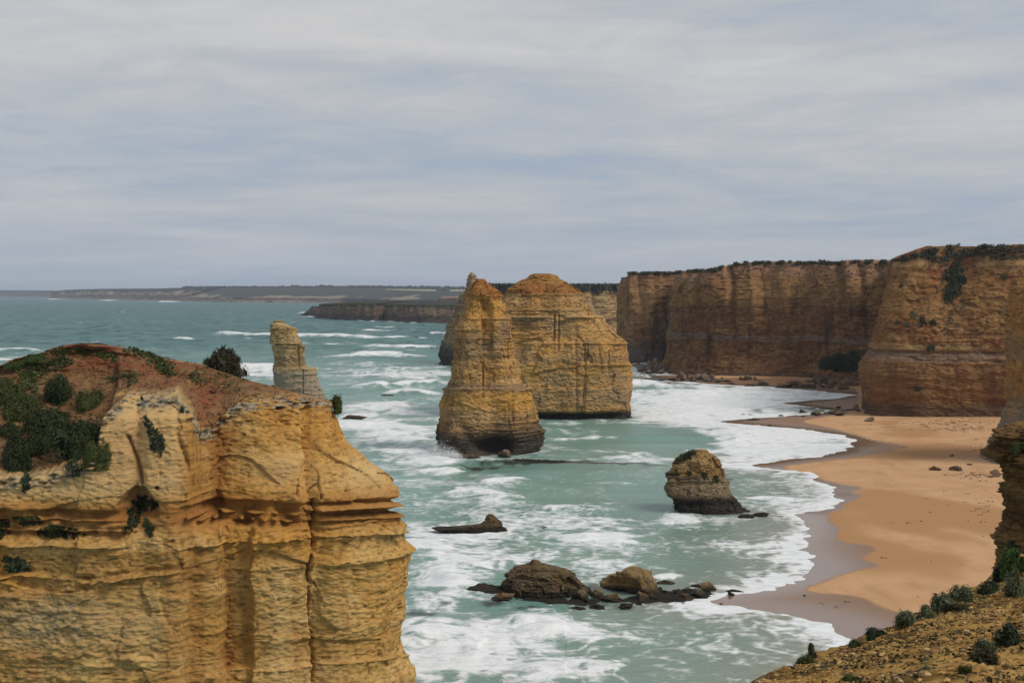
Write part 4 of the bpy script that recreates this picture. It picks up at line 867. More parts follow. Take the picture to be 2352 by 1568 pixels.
s1, S1V, S1F = stack('sea_stack', S1, 402, 11.5, [('rock_body', M_S1)], poly=[(-1, 0.25), (-0.93, -0.35), (-0.62, -0.95), (0.02, -1.0), (0.12, -0.86), (0.55, -0.9), (0.92, -0.3), (1.0, 0.3), (0.6, 0.95), (-0.5, 1.0)], n=3.6, nth=440, nz=460, feat=featS1, chunk=0.6, cs=7.0, block=0.32, bs=4.5, big=0.9, lay=0.36, rough=0.25, fine=0.2, fbig=0.09, flay=0.6, ffine=1.0, cracks=0.8, seed=1, splits=[(zt1, 'crumbling_cap', M_CAP)], knob=0.2)
tag(s1, 'tall tapering yellow limestone sea stack with crumbling orange top and cave', 'sea stack')
S2 = rows5([(82, 895, 1015), (90, 880, 1050), (100, 868, 1068), (118, 850, 1078), (135, 800, 1105), (150, 775, 1128), (175, 745, 1165), (198, 700, 1202), (212, 697, 1222), (228, 694, 1242), (245, 690, 1240), (300, 640, 1256), (330, 600, 1272), (345, 580, 1300), (385, 560, 1338), (393, 560, 1394), (405, 560, 1396), (430, 560, 1412), (445, 560, 1420), (462, 560, 1450), (500, 560, 1466), (530, 555, 1500), (560, 550, 1545), (578, 545, 1570), (600, 545, 1575), (650, 540, 1588), (700, 535, 1594), (755, 530, 1596), (768, 530, 1612), (850, 525, 1611), (950, 520, 1610), (1020, 515, 1604), (1090, 510, 1610), (1125, 505, 1613), (1140, 505, 1606), (1165, 510, 1608), (1185, 500, 1625)])
def featS2(PX, PY, X, Y, Z, NY):
    fr = np.clip(-NY, 0, 1)
    g = -4.5 * gau(PY, 957, 8) * fr * sstep(1440, 1425, PX)                                                 # wave-cut notch
    vm = np.clip(0.6 + 0.9 * fbm2(PX * 0.025, PY * 0.02, 3), 0.0, 1.5); wv_ = 2.5 * n2(PX * 0.03, PX * 0 + 3)
    g = g + 1.0 * gau(PY, 838 + wv_, 3) * sstep(1300, 1370, PX) + vm * (0.9 * gau(PY, 789 + wv_ * 0.5, 2.2) + 0.8 * gau(PY, 728, 2.2) + 0.6 * gau(PY, 712 + wv_, 2) + 0.6 * gau(PY, 676, 2))
    g = g - 1.1 * gau(PX, 1274 + 1.5 * n2(PY * 0.05, PY * 0), 1.8) * sstep(715, 725, PY) * sstep(800, 780, PY) * fr
    g = g - 0.9 * gau(PX, 1284, 1.6) * sstep(715, 725, PY) * sstep(812, 800, PY) * fr - 0.8 * gau(PX, 1351, 1.6) * sstep(780, 800, PY) * sstep(835, 820, PY) * fr
    return g, 0 * g
zt2 = float(at(1250, 602.9 + 232 * .3114, 515)[1])
s2, _, _ = stack('sea_stack', S2, 518, 22, [('rock_body', M_S2)], poly=[(-1, 0.2), (-0.85, -0.75), (-0.2, -1.0), (0.1, -0.93), (0.45, -0.98), (0.86, -0.7), (1.0, -0.15), (0.9, 0.7), (0.3, 1.0), (-0.7, 0.95)], n=5.0, nth=480, nz=440, feat=featS2, chunk=0.85, cs=9.0, block=0.42, bs=6.0, big=1.4, lay=0.42, rough=0.3, fine=0.25, fbig=0.06, flay=0.5, ffine=0.8, cracks=0.8, seed=2, splits=[(zt2, 'domed_cap', M_CAP)], knob=0.25)
tag(s2, 'broad layered yellow sea stack with domed orange cap and dark undercut base', 'sea stack')
S3 = rows5([(74, 428, 446), (84, 422, 455), (95, 411, 466), (103, 404, 472), (108, 412, 468), (130, 402, 468), (180, 396, 462), (205, 388, 470), (222, 370, 500), (235, 354, 520), (280, 340, 540), (330, 318, 560), (400, 292, 570), (450, 266, 580), (520, 246, 590), (568, 236, 590), (574, 212, 590), (605, 204, 590), (640, 190, 595), (680, 186, 600), (705, 195, 600), (730, 200, 600), (745, 185, 600)])
s3, _, _ = stack('sea_stack', S3, 905, 26, [('rock_body', M_S3)], poly=[(-1, 0.2), (-0.6, -0.7), (0.1, -1.0), (0.8, -0.7), (1.0, 0.1), (0.5, 1.0), (-0.5, 0.9)], n=3, nth=280, nz=280, block=1.0, bs=7, big=1.6, lay=0.7, rough=0.6, fine=0.4, fbig=0.05, flay=0.4, ffine=0.5, seed=3, splits=[(float(at(1090, 602.9 + 215 * .3114, 905)[1]), 'rock_finger', M_S3)])
tag(s3, 'grey brown far sea stack with a thin finger of rock on its top', 'sea stack')
def rows2(L): return [(976.1 + y * .293, 1320.7 + a * .293, 1320.7 + b * .293) for y, a, b in L]
S4 = rows2([(193, 950, 1030), (202, 925, 1048), (215, 890, 1060), (235, 840, 1098), (262, 800, 1130), (285, 785, 1142), (320, 766, 1160), (350, 740, 1170), (366, 728, 1176), (376, 706, 1182), (395, 709, 1186), (430, 711, 1202), (455, 706, 1212), (475, 699, 1214), (500, 708, 1226), (530, 716, 1236), (548, 722, 1242), (572, 752, 1262), (585, 775, 1275), (600, 780, 1285), (640, 789, 1325), (675, 795, 1372), (685, 772, 1385), (700, 770, 1405), (715, 780, 1425), (725, 780, 1430)])
def featS4(PX, PY, X, Y, Z, NY):
    fr = np.clip(-NY, 0, 1)
    g = 0.35 * gau(PY, 1104, 2.5) * fr + 0.25 * sstep(1112, 1118, PY) * sstep(1150, 1140, PY) * fr - 0.3 * gau(PY, 1160, 5) * fr
    return g, 0 * g
zt4 = float(at(1600, 976.1 + 398 * .293, 290)[1])
lump = lambda X, Y, Z: 0
s4, S4V, S4F = stack('sea_stack', S4, 292, 5.2, [('rock_body', M_S4)], poly=[(-1, 0.1), (-0.8, -0.7), (-0.1, -1.0), (0.45, -0.8), (1.0, -0.2), (0.8, 0.6), (0.1, 1.0), (-0.7, 0.8)], n=3, nth=320, nz=280, feat=featS4, chunk=0.5, cs=2.4, block=0.3, bs=1.4, big=0.6, lay=0.13, rough=0.2, fine=0.14, fbig=0.2, flay=1.4, ffine=2.0, seed=4, splits=[(zt4, 'rubble_cap', M_S4C)], knob=0.25)
tag(s4, 'small leaning grey sea stack with rubble top and green moss patches', 'sea stack')
S4_BVH = bvh_of(S4V, S4F)
def rows4(L): return [(631.6 + y * .2441, 516.8 + a * .2441, 516.8 + b * .2441) for y, a, b in L]
S5 = rows4([(425, 452, 552), (427, 448, 556), (433, 450, 554), (436, 466, 535), (446, 450, 545), (452, 436, 552), (470, 430, 590), (490, 430, 640), (500, 432, 668), (506, 430, 672), (540, 429, 682), (575, 427, 692), (600, 424, 708), (640, 420, 738), (648, 416, 746), (653, 440, 720), (656, 470, 700), (659, 445, 740), (662, 436, 766), (668, 440, 762), (690, 444, 748), (740, 460, 746), (800, 474, 748), (848, 468, 752), (858, 456, 775), (870, 455, 815), (876, 454, 868), (900, 456, 870), (925, 456, 878), (935, 458, 866), (980, 462, 878), (1020, 468, 888), (1060, 472, 904), (1100, 478, 922), (1150, 480, 940), (1230, 475, 960)])
def featS5(PX, PY, X, Y, Z, NY):
    fr = np.clip(-NY, 0, 1)
    g = -1.4 * gau(PX, 685 + 0.04 * (PY - 770) + 1.2 * n2(PY * 0.08, PY * 0), 1.6) * sstep(770, 780, PY) * sstep(850, 838, PY) * fr - 0.9 * gau(PX, 696, 1.5) * sstep(845, 852, PY) * fr
    g = g + 0.35 * gau(PY, 754, 1.6) - 0.6 * gau(PY, 791.5, 1.3)
    return g, 0 * g
s5, _, _ = stack('sea_stack', S5, 575, 8, [('rock_body', M_S5)], poly=[(-1, 0.3), (-0.9, -0.6), (-0.1, -1.0), (0.7, -0.85), (1.0, -0.1), (0.7, 0.9), (-0.6, 1.0)], n=4.0, nth=260, nz=340, feat=featS5, block=0.4, bs=3.5, big=0.4, lay=0.4, rough=0.3, fine=0.2, fbig=0.12, flay=0.8, ffine=1.0, seed=5, zbot=-1.0, splits=[(float(at(650, 631.6 + 656 * .2441, 575)[1]), 'upper_block', M_S5), (float(at(650, 631.6 + 437 * .2441, 575)[1]), 'cap_slab', M_S5)])
tag(s5, 'slender yellow rock pillar split by a gap, standing behind the red-topped headland', 'sea stack')

# fin rock and mound in the shallows
def rows1(L): return [(1091 + y * .3042, 918.7 + a * .3042, 918.7 + b * .3042) for y, a, b in L]
R1 = rows1([(294, 665, 702), (305, 652, 712), (325, 648, 735), (342, 640, 762), (356, 622, 770), (368, 598, 772), (378, 540, 772), (388, 470, 778), (394, 380, 790), (400, 250, 808), (408, 270, 818), (420, 300, 815), (440, 420, 800), (450, 430, 800)])
r1, _, _ = stack('fin_rock', R1, 268, 3.0, [('rock_body', M_SEAROCK)], n=2.2, nth=260, nz=110, block=0.22, bs=1.1, big=0.45, lay=0.08, rough=0.3, fine=0.2, fbig=0.3, flay=1.8, ffine=2.4, seed=6, zbot=-0.6, knob=0.25)
tag(r1, 'dark fin shaped rock with a low black reef tail awash in foam', 'rock')
R2 = rows1([(638, 1000, 1022), (648, 988, 1042), (662, 978, 1066), (680, 930, 1108), (692, 892, 1160), (703, 880, 1225), (715, 868, 1275), (735, 848, 1300), (775, 800, 1330), (815, 752, 1372), (845, 735, 1415), (868, 725, 1425), (890, 720, 1430), (915, 760, 1410), (935, 800, 1380)])
r2, _, _ = stack('mound_rock', R2, 213, 6.0, [('rock_body', M_SEAROCK)], poly=[(-1, 0.1), (-0.55, -0.7), (0.0, -1.0), (0.5, -0.85), (1.0, -0.2), (0.7, 0.6), (0, 1.0), (-0.6, 0.7)], n=2.2, nth=320, nz=200, chunk=0.7, cs=2.6, block=0.42, bs=1.5, big=0.8, lay=0.12, rough=0.3, fine=0.18, fbig=0.2, flay=1.6, ffine=2.6, seed=7, zbot=-0.6, knob=0.25, cracks=0.2)
tag(r2, 'grey brown layered rock mound rising from a dark seaweed reef', 'rock')
def reef(name, pts, label, hh=0.35, seed=1, wid=3.0, mat=None):
    """flat ledge of rock awash: an irregular low slab along a line of photo points"""
    P = to_world(pts); C, s = smooth_path(P, 0.35, 2); n = len(C); rng = np.linspace(-1, 1, 26)
    tx, ty = np.gradient(C[:, 0]), np.gradient(C[:, 1]); l = np.hypot(tx, ty); nx, ny = -ty / l, tx / l
    tap = np.clip(np.minimum(s, s[-1] - s) / (s[-1] * 0.25), 0.05, 1) ** 0.6
    w = wid * tap * (1 + 0.5 * n2(s * 0.4, s * 0, seed))
    X = C[:, 0][:, None] + nx[:, None] * w[:, None] * rng; Y = C[:, 1][:, None] + ny[:, None] * w[:, None] * rng
    Z = -0.7 + (hh + 0.7) * tap[:, None] * (1 - np.abs(rng) ** 5) + 0.22 * fbm2(X * 0.9, Y * 0.9, 4, 0.6, seed) + 0.25 * hh * fbm2(X * 0.25, Y * 0.25, 2, 0.5, seed)
    c = np.array([C[:, 0].mean(), C[:, 1].mean(), 0]); V = np.stack([X, Y, Z], -1).reshape(-1, 3) - c
    o = obj(name, raw_mesh(name, V, grid_faces(n, 26)[:, ::-1]), mat or M_SEAROCK); o.location = c; tag(o, label, 'reef'); return o
reef('rock_reef', [(1060, 1348), (1085, 1350), (1115, 1354), (1150, 1358), (1180, 1362)], 'black seaweed covered reef running out from the layered rock mound', 0.5, 1, 3.4)
reef('rock_reef', [(1010, 1050), (1040, 1051), (1075, 1053), (1112, 1051)], 'flat brown rock shelf at the foot of the tapering stack with the cave', 1.1, 2, 3.0)
reef('rock_reef', [(1150, 1054), (1200, 1056), (1260, 1059), (1330, 1062)], 'thin black reef line trailing from the tapering stack across the shallows', 0.22, 3, 2.6)
reef('rock_reef', [(1400, 1386), (1450, 1380), (1520, 1372), (1590, 1364), (1650, 1352)], 'flat dark reef binding the string of rocks from golden block to sand', 0.28, 8, 4.2)
reef('rock_reef', [(1150, 1368), (1200, 1374), (1270, 1379), (1330, 1384), (1400, 1394)], 'dark wet ledge along the front of the layered rock mound', 0.25, 9, 2.6)
reef('rock_reef', [(1690, 1186), (1715, 1187), (1735, 1186)], 'low dark reef slab at the toe of the small leaning stack', 0.5, 4, 1.6)
reef('rock_reef', [(1560, 867), (1600, 872), (1660, 877), (1700, 880)], 'dark flat reef below the brown cliff at the edge of the foam', 0.5, 5, 5.0, M_FOOT)
reef('rock_reef', [(930, 798), (960, 800), (985, 801)], 'low dark reef breaking the surf beyond the tall stacks', 0.8, 6, 5.0)
reef('rock_reef', [(866, 911), (880, 910), (900, 907)], 'small black reef showing in a green wave trough', 0.5, 7, 2.5)

# ================================================================== LEFT HEADLAND
HR = [(789, 200, 232), (791, 185, 262), (794, 165, 286), (800, 148, 318), (807, 132, 345), (815, 92, 378), (823, 62, 405), (834, 40, 462), (845, 18, 535), (852, 5, 566), (862, -20, 600), (872, -45, 634), (887, -90, 688), (900, -140, 730), (908, -170, 758), (918, -200, 770), (941, -300, 779), (967, -400, 788), (985, -420, 800), (1003, -430, 812), (1034, -430, 844), (1060, -430, 876), (1077, -430, 896), (1100, -430, 921), (1112, -430, 926), (1126, -430, 925), (1142, -430, 914), (1150, -430, 910), (1156, -430, 922), (1162, -430, 918), (1175, -430, 924), (1183, -430, 930), (1188, -430, 924), (1215, -430, 925), (1224, -430, 932), (1232, -430, 944), (1236, -430, 946), (1242, -430, 932), (1320, -430, 927), (1403, -430, 916), (1438, -430, 913), (1470, -430, 917), (1494, -430, 922), (1498, -430, 930), (1515, -430, 934), (1530, -430, 936), (1543, -430, 940), (1556, -430, 936), (1600, -430, 942), (1850, -430, 948)]
HD = 146.0
EDGE_X = [-400, 0, 60, 120, 180, 235, 255, 300, 370, 410, 438, 458, 490, 515, 545, 600, 680, 740, 775, 900]
EDGE_Y = [1110, 1092, 1090, 1086, 1070, 1045, 955, 908, 908, 897, 934, 988, 988, 966, 930, 921, 914, 914, 928, 1000]
UP_X = [-400, 0, 150, 250, 300, 325, 350, 400, 440, 462, 500, 560, 640, 690, 712, 730, 900, 1000]
UP_O = [1, 2.4, 2.2, 3.0, 2.6, 1.6, 2.4, 2.9, 2.2, -1.2, -3.0, -2.0, -0.7, 0.3, -0.6, 0.6, 0.6, 0.5]
LO_X = [-400, 0, 100, 300, 400, 425, 440, 470, 500, 508, 516, 560, 574, 580, 640, 712, 718, 730, 760, 900, 1000]
LO_O = [1, 2.2, 2.8, 3.2, 3.4, 3.0, 1.3, 1.1, 0.7, -0.2, -1.3, -1.2, -1.0, 0.3, 0.6, 0.6, -0.3, 0.1, 0.8, 1.1, 1.0]
def ledge(py, y0, up):
    d = y0 - py; return np.where(d > 0, np.exp(-d / (up * 1.3)), np.exp(-(d / 1.1) ** 2))
def featH(PX, PY, X, Y, Z, NY):
    fr = np.clip(-NY, 0, 1)
    wob = 7 * n2(PY * 0.02, PY * 0 + 2) + 3 * n2(PY * 0.07, PY * 0 + 5)
    wobx = 6 * n2(PX * 0.025, PX * 0 + 3)
    up = np.interp(PX + wob, UP_X, UP_O); lo = np.interp(PX + wob * 1.2 + 8 * n2(PX * 0.03, PY * 0.012 + 7), LO_X, LO_O)
    bl = sstep(1165, 1235, PY + wobx)
    g = lerp(up, lo, bl)
    # bedding recess half way up, with thin shelves in it
    mid = sstep(1150, 1162, PY + wobx) * sstep(1212, 1200, PY + wobx) * sstep(415, 440, PX) * sstep(720, 640, PX)
    g = g - 1.7 * mid * (0.75 + 0.5 * n2(PX * 0.02, PX * 0 + 6)) + 2.0 * mid * gau(PY + wobx, 1181, 3.0) * sstep(-0.15, 0.2, n2(PX * 0.03, PX * 0 + 8)) + 1.8 * mid * gau(PY + wobx, 1194, 2.5) * sstep(-0.1, 0.25, n2(PX * 0.04, PX * 0 + 1))
    rt_ = sstep(690, 730, PX)
    yy = PY + 0.06 * (PX - 930) + 1.5 * n2(PX * 0.03, PX * 0)
    g = g - 0.9 * rt_ * gau(yy, 1146, 5) - 0.9 * rt_ * gau(yy, 1168, 5) + 0.7 * rt_ * ledge(yy, 1158, 2.5) + 0.65 * rt_ * ledge(yy, 1181, 2.5)
    lf = sstep(330, 270, PX) * np.clip(0.65 + 0.8 * fbm2(PX * 0.02, PY * 0.03, 2), 0.1, 1.4)
    g = g - 1.3 * lf * sstep(1158, 1168, PY + wobx) * sstep(1245, 1228, PY + wobx) + 1.0 * lf * ledge(PY + wobx, 1186, 4) + 0.9 * lf * ledge(PY + wobx, 1209, 4) + 1.2 * lf * ledge(PY + wobx, 1242, 5)
    # hard shelf lines
    sh1 = np.interp(PX, [0, 430, 520, 640, 700, 930], [1262, 1250, 1247, 1240, 1232, 1219]) + 0.3 * wobx
    g = g + 0.95 * ledge(PY, sh1, 3.0) * np.clip(0.55 + 0.8 * fbm2(PX * 0.05, PX * 0 + 3, 3), 0.05, 1.4) * sstep(400, 450, PX)
    sh2 = np.interp(PX, [0, 70, 230, 415], [1322, 1308, 1322, 1300]) + 0.3 * wobx
    g = g + sstep(430, 410, PX) * np.clip(0.5 + 0.9 * fbm2(PX * 0.03, PY * 0.01, 3), 0.0, 1.3) * (1.0 * ledge(PY, sh2, 4.0) - 0.6 * gau(PY, sh2 - 10, 7))
    sh3 = np.interp(PX, [400, 480, 700, 930], [1556, 1548, 1528, 1497])
    g = g + sstep(470, 490, PX) * (0.45 * sstep(sh3 - 3, sh3 + 1, PY) + 0.5 * ledge(PY, sh3, 2.5) * np.clip(0.5 + 0.8 * fbm2(PX * 0.05, PX * 0 + 13, 3), 0.0, 1.4))
    # alcove, burrows, joints
    arch = 1108 + ((PX - 331) / 40) ** 2 * 34 + 4 * n2(PX * 0.08, PX * 0 + 2)
    g = g - 2.0 * sstep(arch - 1.5, arch + 5, PY) * sstep(1190, 1150, PY) * sstep(48, 36, np.abs(PX - 331))
    for (a, b_, ra, rb, dp) in [(232, 963, 16, 5, 1.6), (443, 964, 9, 8, 1.6), (650, 938, 9, 4, 1.4), (747, 939, 4, 4, 1.2), (643, 926, 3, 3, 0.9), (372, 1111, 5, 4, 0.9), (335, 912, 5, 5, 0.9), (562, 1206, 30, 4, 1.0)]:
        g = g - dp * np.exp(-(((PX - a) / ra) ** 2 + ((PY - b_) / rb) ** 2) ** 2)
    jx = np.interp(PY, [1142, 1180, 1215, 1260, 1330, 1420, 1500, 1570], [720, 726, 716, 715, 708, 716, 722, 718]) + 7 * n2(PY * 0.018, PY * 0) + 2.5 * n2(PY * 0.08, PY * 0 + 4)
    g = g - 1.7 * gau(PX, jx, 3.2 + 1.5 * n2(PY * 0.03, PY * 0 + 9)) * np.clip(0.7 + 0.8 * n2(PY * 0.025, PY * 0 + 2), 0.15, 1.2) * sstep(1140, 1150, PY) + 0.7 * gau(PX, jx + 9, 7) * sstep(1230, 1260, PY) * sstep(1400, 1340, PY)
    jx2 = np.interp(PY, [960, 985, 1054, 1100, 1135], [660, 690, 705, 688, 682]); g = g - 0.9 * gau(PX, jx2, 3) * sstep(975, 1000, PY) * sstep(1150, 1130, PY) - 0.5 * sstep(jx2 - 2, jx2 + 3, PX) * sstep(jx2 + 45, jx2 + 10, PX) * sstep(975, 1000, PY) * sstep(1150, 1130, PY)
    jx3 = 731 + 0.04 * (PY - 1087); g = g - 0.9 * gau(PX, jx3, 2) * sstep(1075, 1090, PY) * sstep(1150, 1140, PY)
    jx4 = np.interp(PY, [980, 1010, 1067, 1110], [302, 309, 331, 338]); g = g - 0.9 * gau(PX, jx4, 4) * sstep(985, 1000, PY) * sstep(1115, 1100, PY)
    jx5 = np.interp(PY, [960, 1000, 1080, 1160], [425, 428, 455, 462]); g = g - 0.5 * gau(PX, jx5 - 14, 5) * sstep(960, 1000, PY) * sstep(1165, 1140, PY)
    # soft soil slope laid back behind the cliff edge
    ey = np.interp(PX, EDGE_X, EDGE_Y) + 6 * n2(PX * 0.03, PY * 0.01 + 4) + 3 * n2(PX * 0.1, PY * 0 + 6)
    above = np.maximum(0, ey - PY) * HD / F
    crag = gau(PY, ey + 10, 16); over = crag * (0.75 * np.abs(n3(X * 0.6, Y * 0.6, Z * 1.5)) + 0.35 * n3(X * 1.4, Y * 1.4, Z * 3.0))
    soft = sstep(0, 0.8, above)
    g = g * (1 - 0.55 * soft) + over * 1.3
    g = g + soft * (0.35 * fbm3(X * 0.35, Y * 0.35, Z * 0.35 + 4, 3))
    fy = above * 1.25 * sstep(-0.05, -0.6, NY); lim = np.maximum(0.0, HD - 0.6 - Y); fy = lim * (1 - np.exp(-fy / np.maximum(lim, 0.05)))
    featH.mask = (soft, crag)
    # knobbly weathering, stronger on the upper block
    g = g + 0.10 * cells(X / 3.0, Y / 3.0, Z / 2.4, 4) * sstep(-0.2, 0.4, n3(X * 0.15, Y * 0.15, Z * 0.2 + 7))
    pat = sstep(-0.1, 0.45, n3(X * 0.12, Y * 0.12, Z * 0.2 + 2))
    g = g + 0.9 * np.maximum(0, n3(X * 1.5, Y * 1.5, Z * 2.8) - 0.36) * sstep(1260, 960, PY) * (0.3 + pat) + 0.8 * np.maximum(0, n3(X * 0.9, Y * 0.9, Z * 1.8 + 3) - 0.45) * pat - 0.7 * np.maximum(0, n3(X * 1.6, Y * 1.6, Z * 2.0 + 6) - 0.40) + 0.45 * np.maximum(0, n3(X * 0.8, Y * 0.8, Z * 1.7 + 8) - 0.2) * sstep(500, 300, PX) * sstep(1290, 1330, PY)
    return g, fy
def attrH(X, Y, Z):
    soft, crag = featH.mask; PX, PY = project(X, Y, Z)
    soilm = np.clip(soft * sstep(-0.75, -0.35, n3(X * 0.25, Y * 0.25, Z * 0.25)) + 0.0, 0, 1)
    red = np.clip(gau(PX, 250, 95) * sstep(872, 835, PY) + gau(PX, 475, 45) * sstep(840, 880, PY) + 0.8 * gau(PX, 400, 60) * sstep(890, 860, PY) + 0.7 * gau(PX, 330, 60) * gau(PY, 880, 20), 0, 1)
    pale = np.clip(0.9 * sstep(445, 400, PX) * sstep(1165, 1120, PY) + 0.8 * gau(PX, 640, 70) * gau(PY, 1075, 45) + 0.8 * gau(PX, 850, 60) * gau(PY, 1090, 40) + 0.7 * sstep(420, 340, PX) * gau(PY, 1440, 60) + 0.5 * gau(PX, 640, 45) * sstep(1250, 1300, PY), 0, 1) * (1 - soft)
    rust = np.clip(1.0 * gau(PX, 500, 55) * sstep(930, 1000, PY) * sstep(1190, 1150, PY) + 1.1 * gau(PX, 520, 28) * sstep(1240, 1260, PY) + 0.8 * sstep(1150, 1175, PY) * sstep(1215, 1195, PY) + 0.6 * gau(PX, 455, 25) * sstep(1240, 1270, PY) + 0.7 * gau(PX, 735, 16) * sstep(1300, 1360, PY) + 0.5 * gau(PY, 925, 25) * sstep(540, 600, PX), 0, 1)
    return {'pale': pale, 'rust': rust, 'red': red, 'soil': soilm, 'lichen': np.clip(crag * 1.2 + 0.55 * sstep(320, 100, PX) * sstep(1340, 1400, PY) * sstep(1500, 1440, PY), 0, 1)}
def zgH(a, b, n):
    k = int(n * 0.05); return np.concatenate([np.linspace(a, 7.5, k, endpoint=False), np.linspace(7.5, b, n - k)])
zh = 1e9
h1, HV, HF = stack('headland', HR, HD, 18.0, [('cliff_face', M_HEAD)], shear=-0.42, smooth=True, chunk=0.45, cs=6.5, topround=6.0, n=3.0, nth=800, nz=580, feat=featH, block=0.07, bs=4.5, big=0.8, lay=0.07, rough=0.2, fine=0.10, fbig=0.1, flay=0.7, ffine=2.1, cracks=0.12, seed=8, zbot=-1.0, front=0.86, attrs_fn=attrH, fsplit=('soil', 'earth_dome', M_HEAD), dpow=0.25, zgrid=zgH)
tag(h1, 'golden limestone headland with a red earth dome, gullies and dark green shrubs', 'headland')
H_BVH = bvh_of(HV, HF)

# shrubs on the headland ---------------------------------------------------------
def on_head(px, py):
    loc, nrm, i, d = cast(H_BVH, px, py); return loc, nrm
def head_bush(px, py, w, h, kind, k, mat, label, sink=0.35, name='shrub', cat='shrub', group=None, depth=0.8):
    """px,py = centre in the photograph, w,h = size there"""
    loc, nrm = on_head(px, py + h * 0.30)
    if loc is None: return None
    s = loc.y / F; rx = w * s / 2 * 0.95; rz = h * s * 0.95
    base = Vector((loc.x, loc.y + rx * 0.12, loc.z - rz * 0.18))
    return add_bush(base, rx, max(rx * depth, 0.3), rz, kind, k, mat, label, cat, group, name)
head_bush(138, 898, 96, 70, 'big', 0, V_DARK, 'large round dark green shrub halfway down the earth dome')
head_bush(210, 918, 80, 46, 'big', 1, V_OLIVE, 'smaller lighter olive shrub beside the large round one on the dome', depth=0.6)
head_bush(110, 962, 112, 52, 'big', 2, V_DARK, 'low wide dark shrub spreading between the dome shrubs and the brink')
head_bush(186, 1016, 140, 96, 'big', 0, V_DARK, 'biggest dark shrub hanging over the golden cliff brink', depth=0.6)
head_bush(222, 1046, 66, 64, 'big', 1, V_OLIVE, 'olive shrub fringe on the flank of the biggest brink shrub', depth=0.6)
head_bush(36, 1036, 96, 92, 'big', 2, V_DARK, 'dark shrub on the brink next to the biggest one, above a hanging trail', depth=0.6)
head_bush(100, 1010, 80, 60, 'big', 1, V_DARK, 'dark shrub filling the gap between the two brink shrubs', depth=0.6)
head_bush(12, 905, 80, 70, 'big', 0, V_OLIVE, 'olive green shrub on the outer shoulder of the dome')
head_bush(48, 935, 80, 56, 'big', 1, V_OLIVE, 'loose olive shrub below the outer shoulder of the dome')
head_bush(20, 985, 60, 30, 'big', 2, V_DARK, 'flat dark shrub on bare brown earth above the brink')
head_bush(88, 822, 56, 20, 'big', 1, V_GREEN, 'bright green shrub on the skyline of the red dome')
head_bush(40, 838, 60, 18, 'big', 2, V_GREEN, 'bright green shrub low on the outer skyline of the dome')
head_bush(681, 878, 22, 16, 'small', 0, V_GREEN, 'small bright green shrub beside the foot of the pillar view', depth=0.8)
head_bush(418, 942, 10, 18, 'small', 1, V_BLUE, 'tiny blue green tuft on the pale buttress head', depth=0.6)

def creeper(px, py, w, h, n, mat, label, lean=0.0, leaf=0.17, seed=1, cat='creeper', name='creeper'):
    rng = np.random.default_rng(seed); pts, nr = [], []
    for _ in range(n):
        a, r = rng.uniform(0, 6.283), math.sqrt(rng.uniform()); v = math.sin(a) * r; r *= 1.25; v = math.sin(a) * r; x = px + math.cos(a) * r * w / 2 + lean * v * h / 2; y = py + v * h / 2
        if n2(np.array([x * 0.10]), np.array([y * 0.08]), seed)[0] + 0.5 * n2(np.array([x * 0.3]), np.array([y * 0.25]), seed)[0] < r * r * 0.75 - 0.45: continue
        l, nn = on_head(x, y)
        if l is None or l.y > 165: continue
        o = rng.uniform(0.0, 0.38) * (1 - r * 0.6); pts.append((l.x + nn.x * o, l.y + nn.y * o, l.z + nn.z * o)); nr.append((nn.x, nn.y, nn.z + 0.4))
    if not pts: return
    P = np.array(pts); c = P.mean(0); m_ = raw_mesh(name, *leaf_cloud(P - c, np.array(nr), leaf, rng, 0.6), smooth=False)
    o = obj(name, m_, mat); o.location = c; tag(o, label, cat)
def edge_shrub(px, py, w, h, Y, k, mat, label, kind='big', z_extra=0.0):
    for k_ in range(30):
        l, nn = on_head(px - k_ * 1.5, py + h * 0.3)
        if l is not None and l.y < 165: break
    Y = l.y; s = Y / F; x, z = l.x, l.z
    return add_bush((float(x), Y, float(z) - h * s * 0.35), w * s / 2, w * s / 2 * 0.9, h * s * 1.15, kind, k, mat, label)
creeper(343, 980, 16, 46, 500, V_BLUE, 'upper strand of the blue green creeper hanging down a cliff gully', 0.35, 0.17, 1)
creeper(361, 1015, 34, 62, 1400, V_BLUE, 'broad lower end of the blue green creeper hanging down a cliff gully', 0.30, 0.17, 2)
creeper(60, 1106, 22, 52, 600, V_BLUE, 'narrow trailing plant hanging below the brink shrub', 0.0, 0.17, 3)
creeper(170, 1076, 34, 34, 600, V_BLUE, 'short grey green trail under the biggest brink shrub', 0.2, 0.17, 4)
creeper(334, 1156, 66, 34, 1200, V_DARK, 'green plant cushion at the mouth of the cliff alcove', 0.1, 0.18, 7, 'plant', 'shelf_plant')
creeper(308, 1190, 36, 74, 1200, V_DARK, 'dark creeper trailing from the cliff alcove over pale rock', -0.2, 0.17, 5)
creeper(344, 1212, 26, 44, 600, V_DARK, 'small dark plant on the shelf under the alcove', 0.1, 0.17, 6, 'plant', 'shelf_plant')
creeper(137, 1222, 94, 36, 2000, V_DARK, 'wide green plant cushion lying on the long rock shelf', 0.3, 0.19, 8, 'plant', 'shelf_plant')
creeper(62, 1196, 70, 20, 900, V_DARK, 'thin green plant mat tucked under the shelf overhang', 0.0, 0.17, 9, 'plant', 'shelf_plant')
creeper(6, 1214, 34, 44, 800, V_DARK, 'dark plant cushion at the outer end of the long rock shelf', 0.0, 0.17, 10, 'plant', 'shelf_plant')
creeper(36, 1296, 68, 36, 1300, V_BLUE, 'dark blue green plant mat on the lowest shelf of the golden cliff', 0.2, 0.2, 14, 'plant', 'shelf_plant')
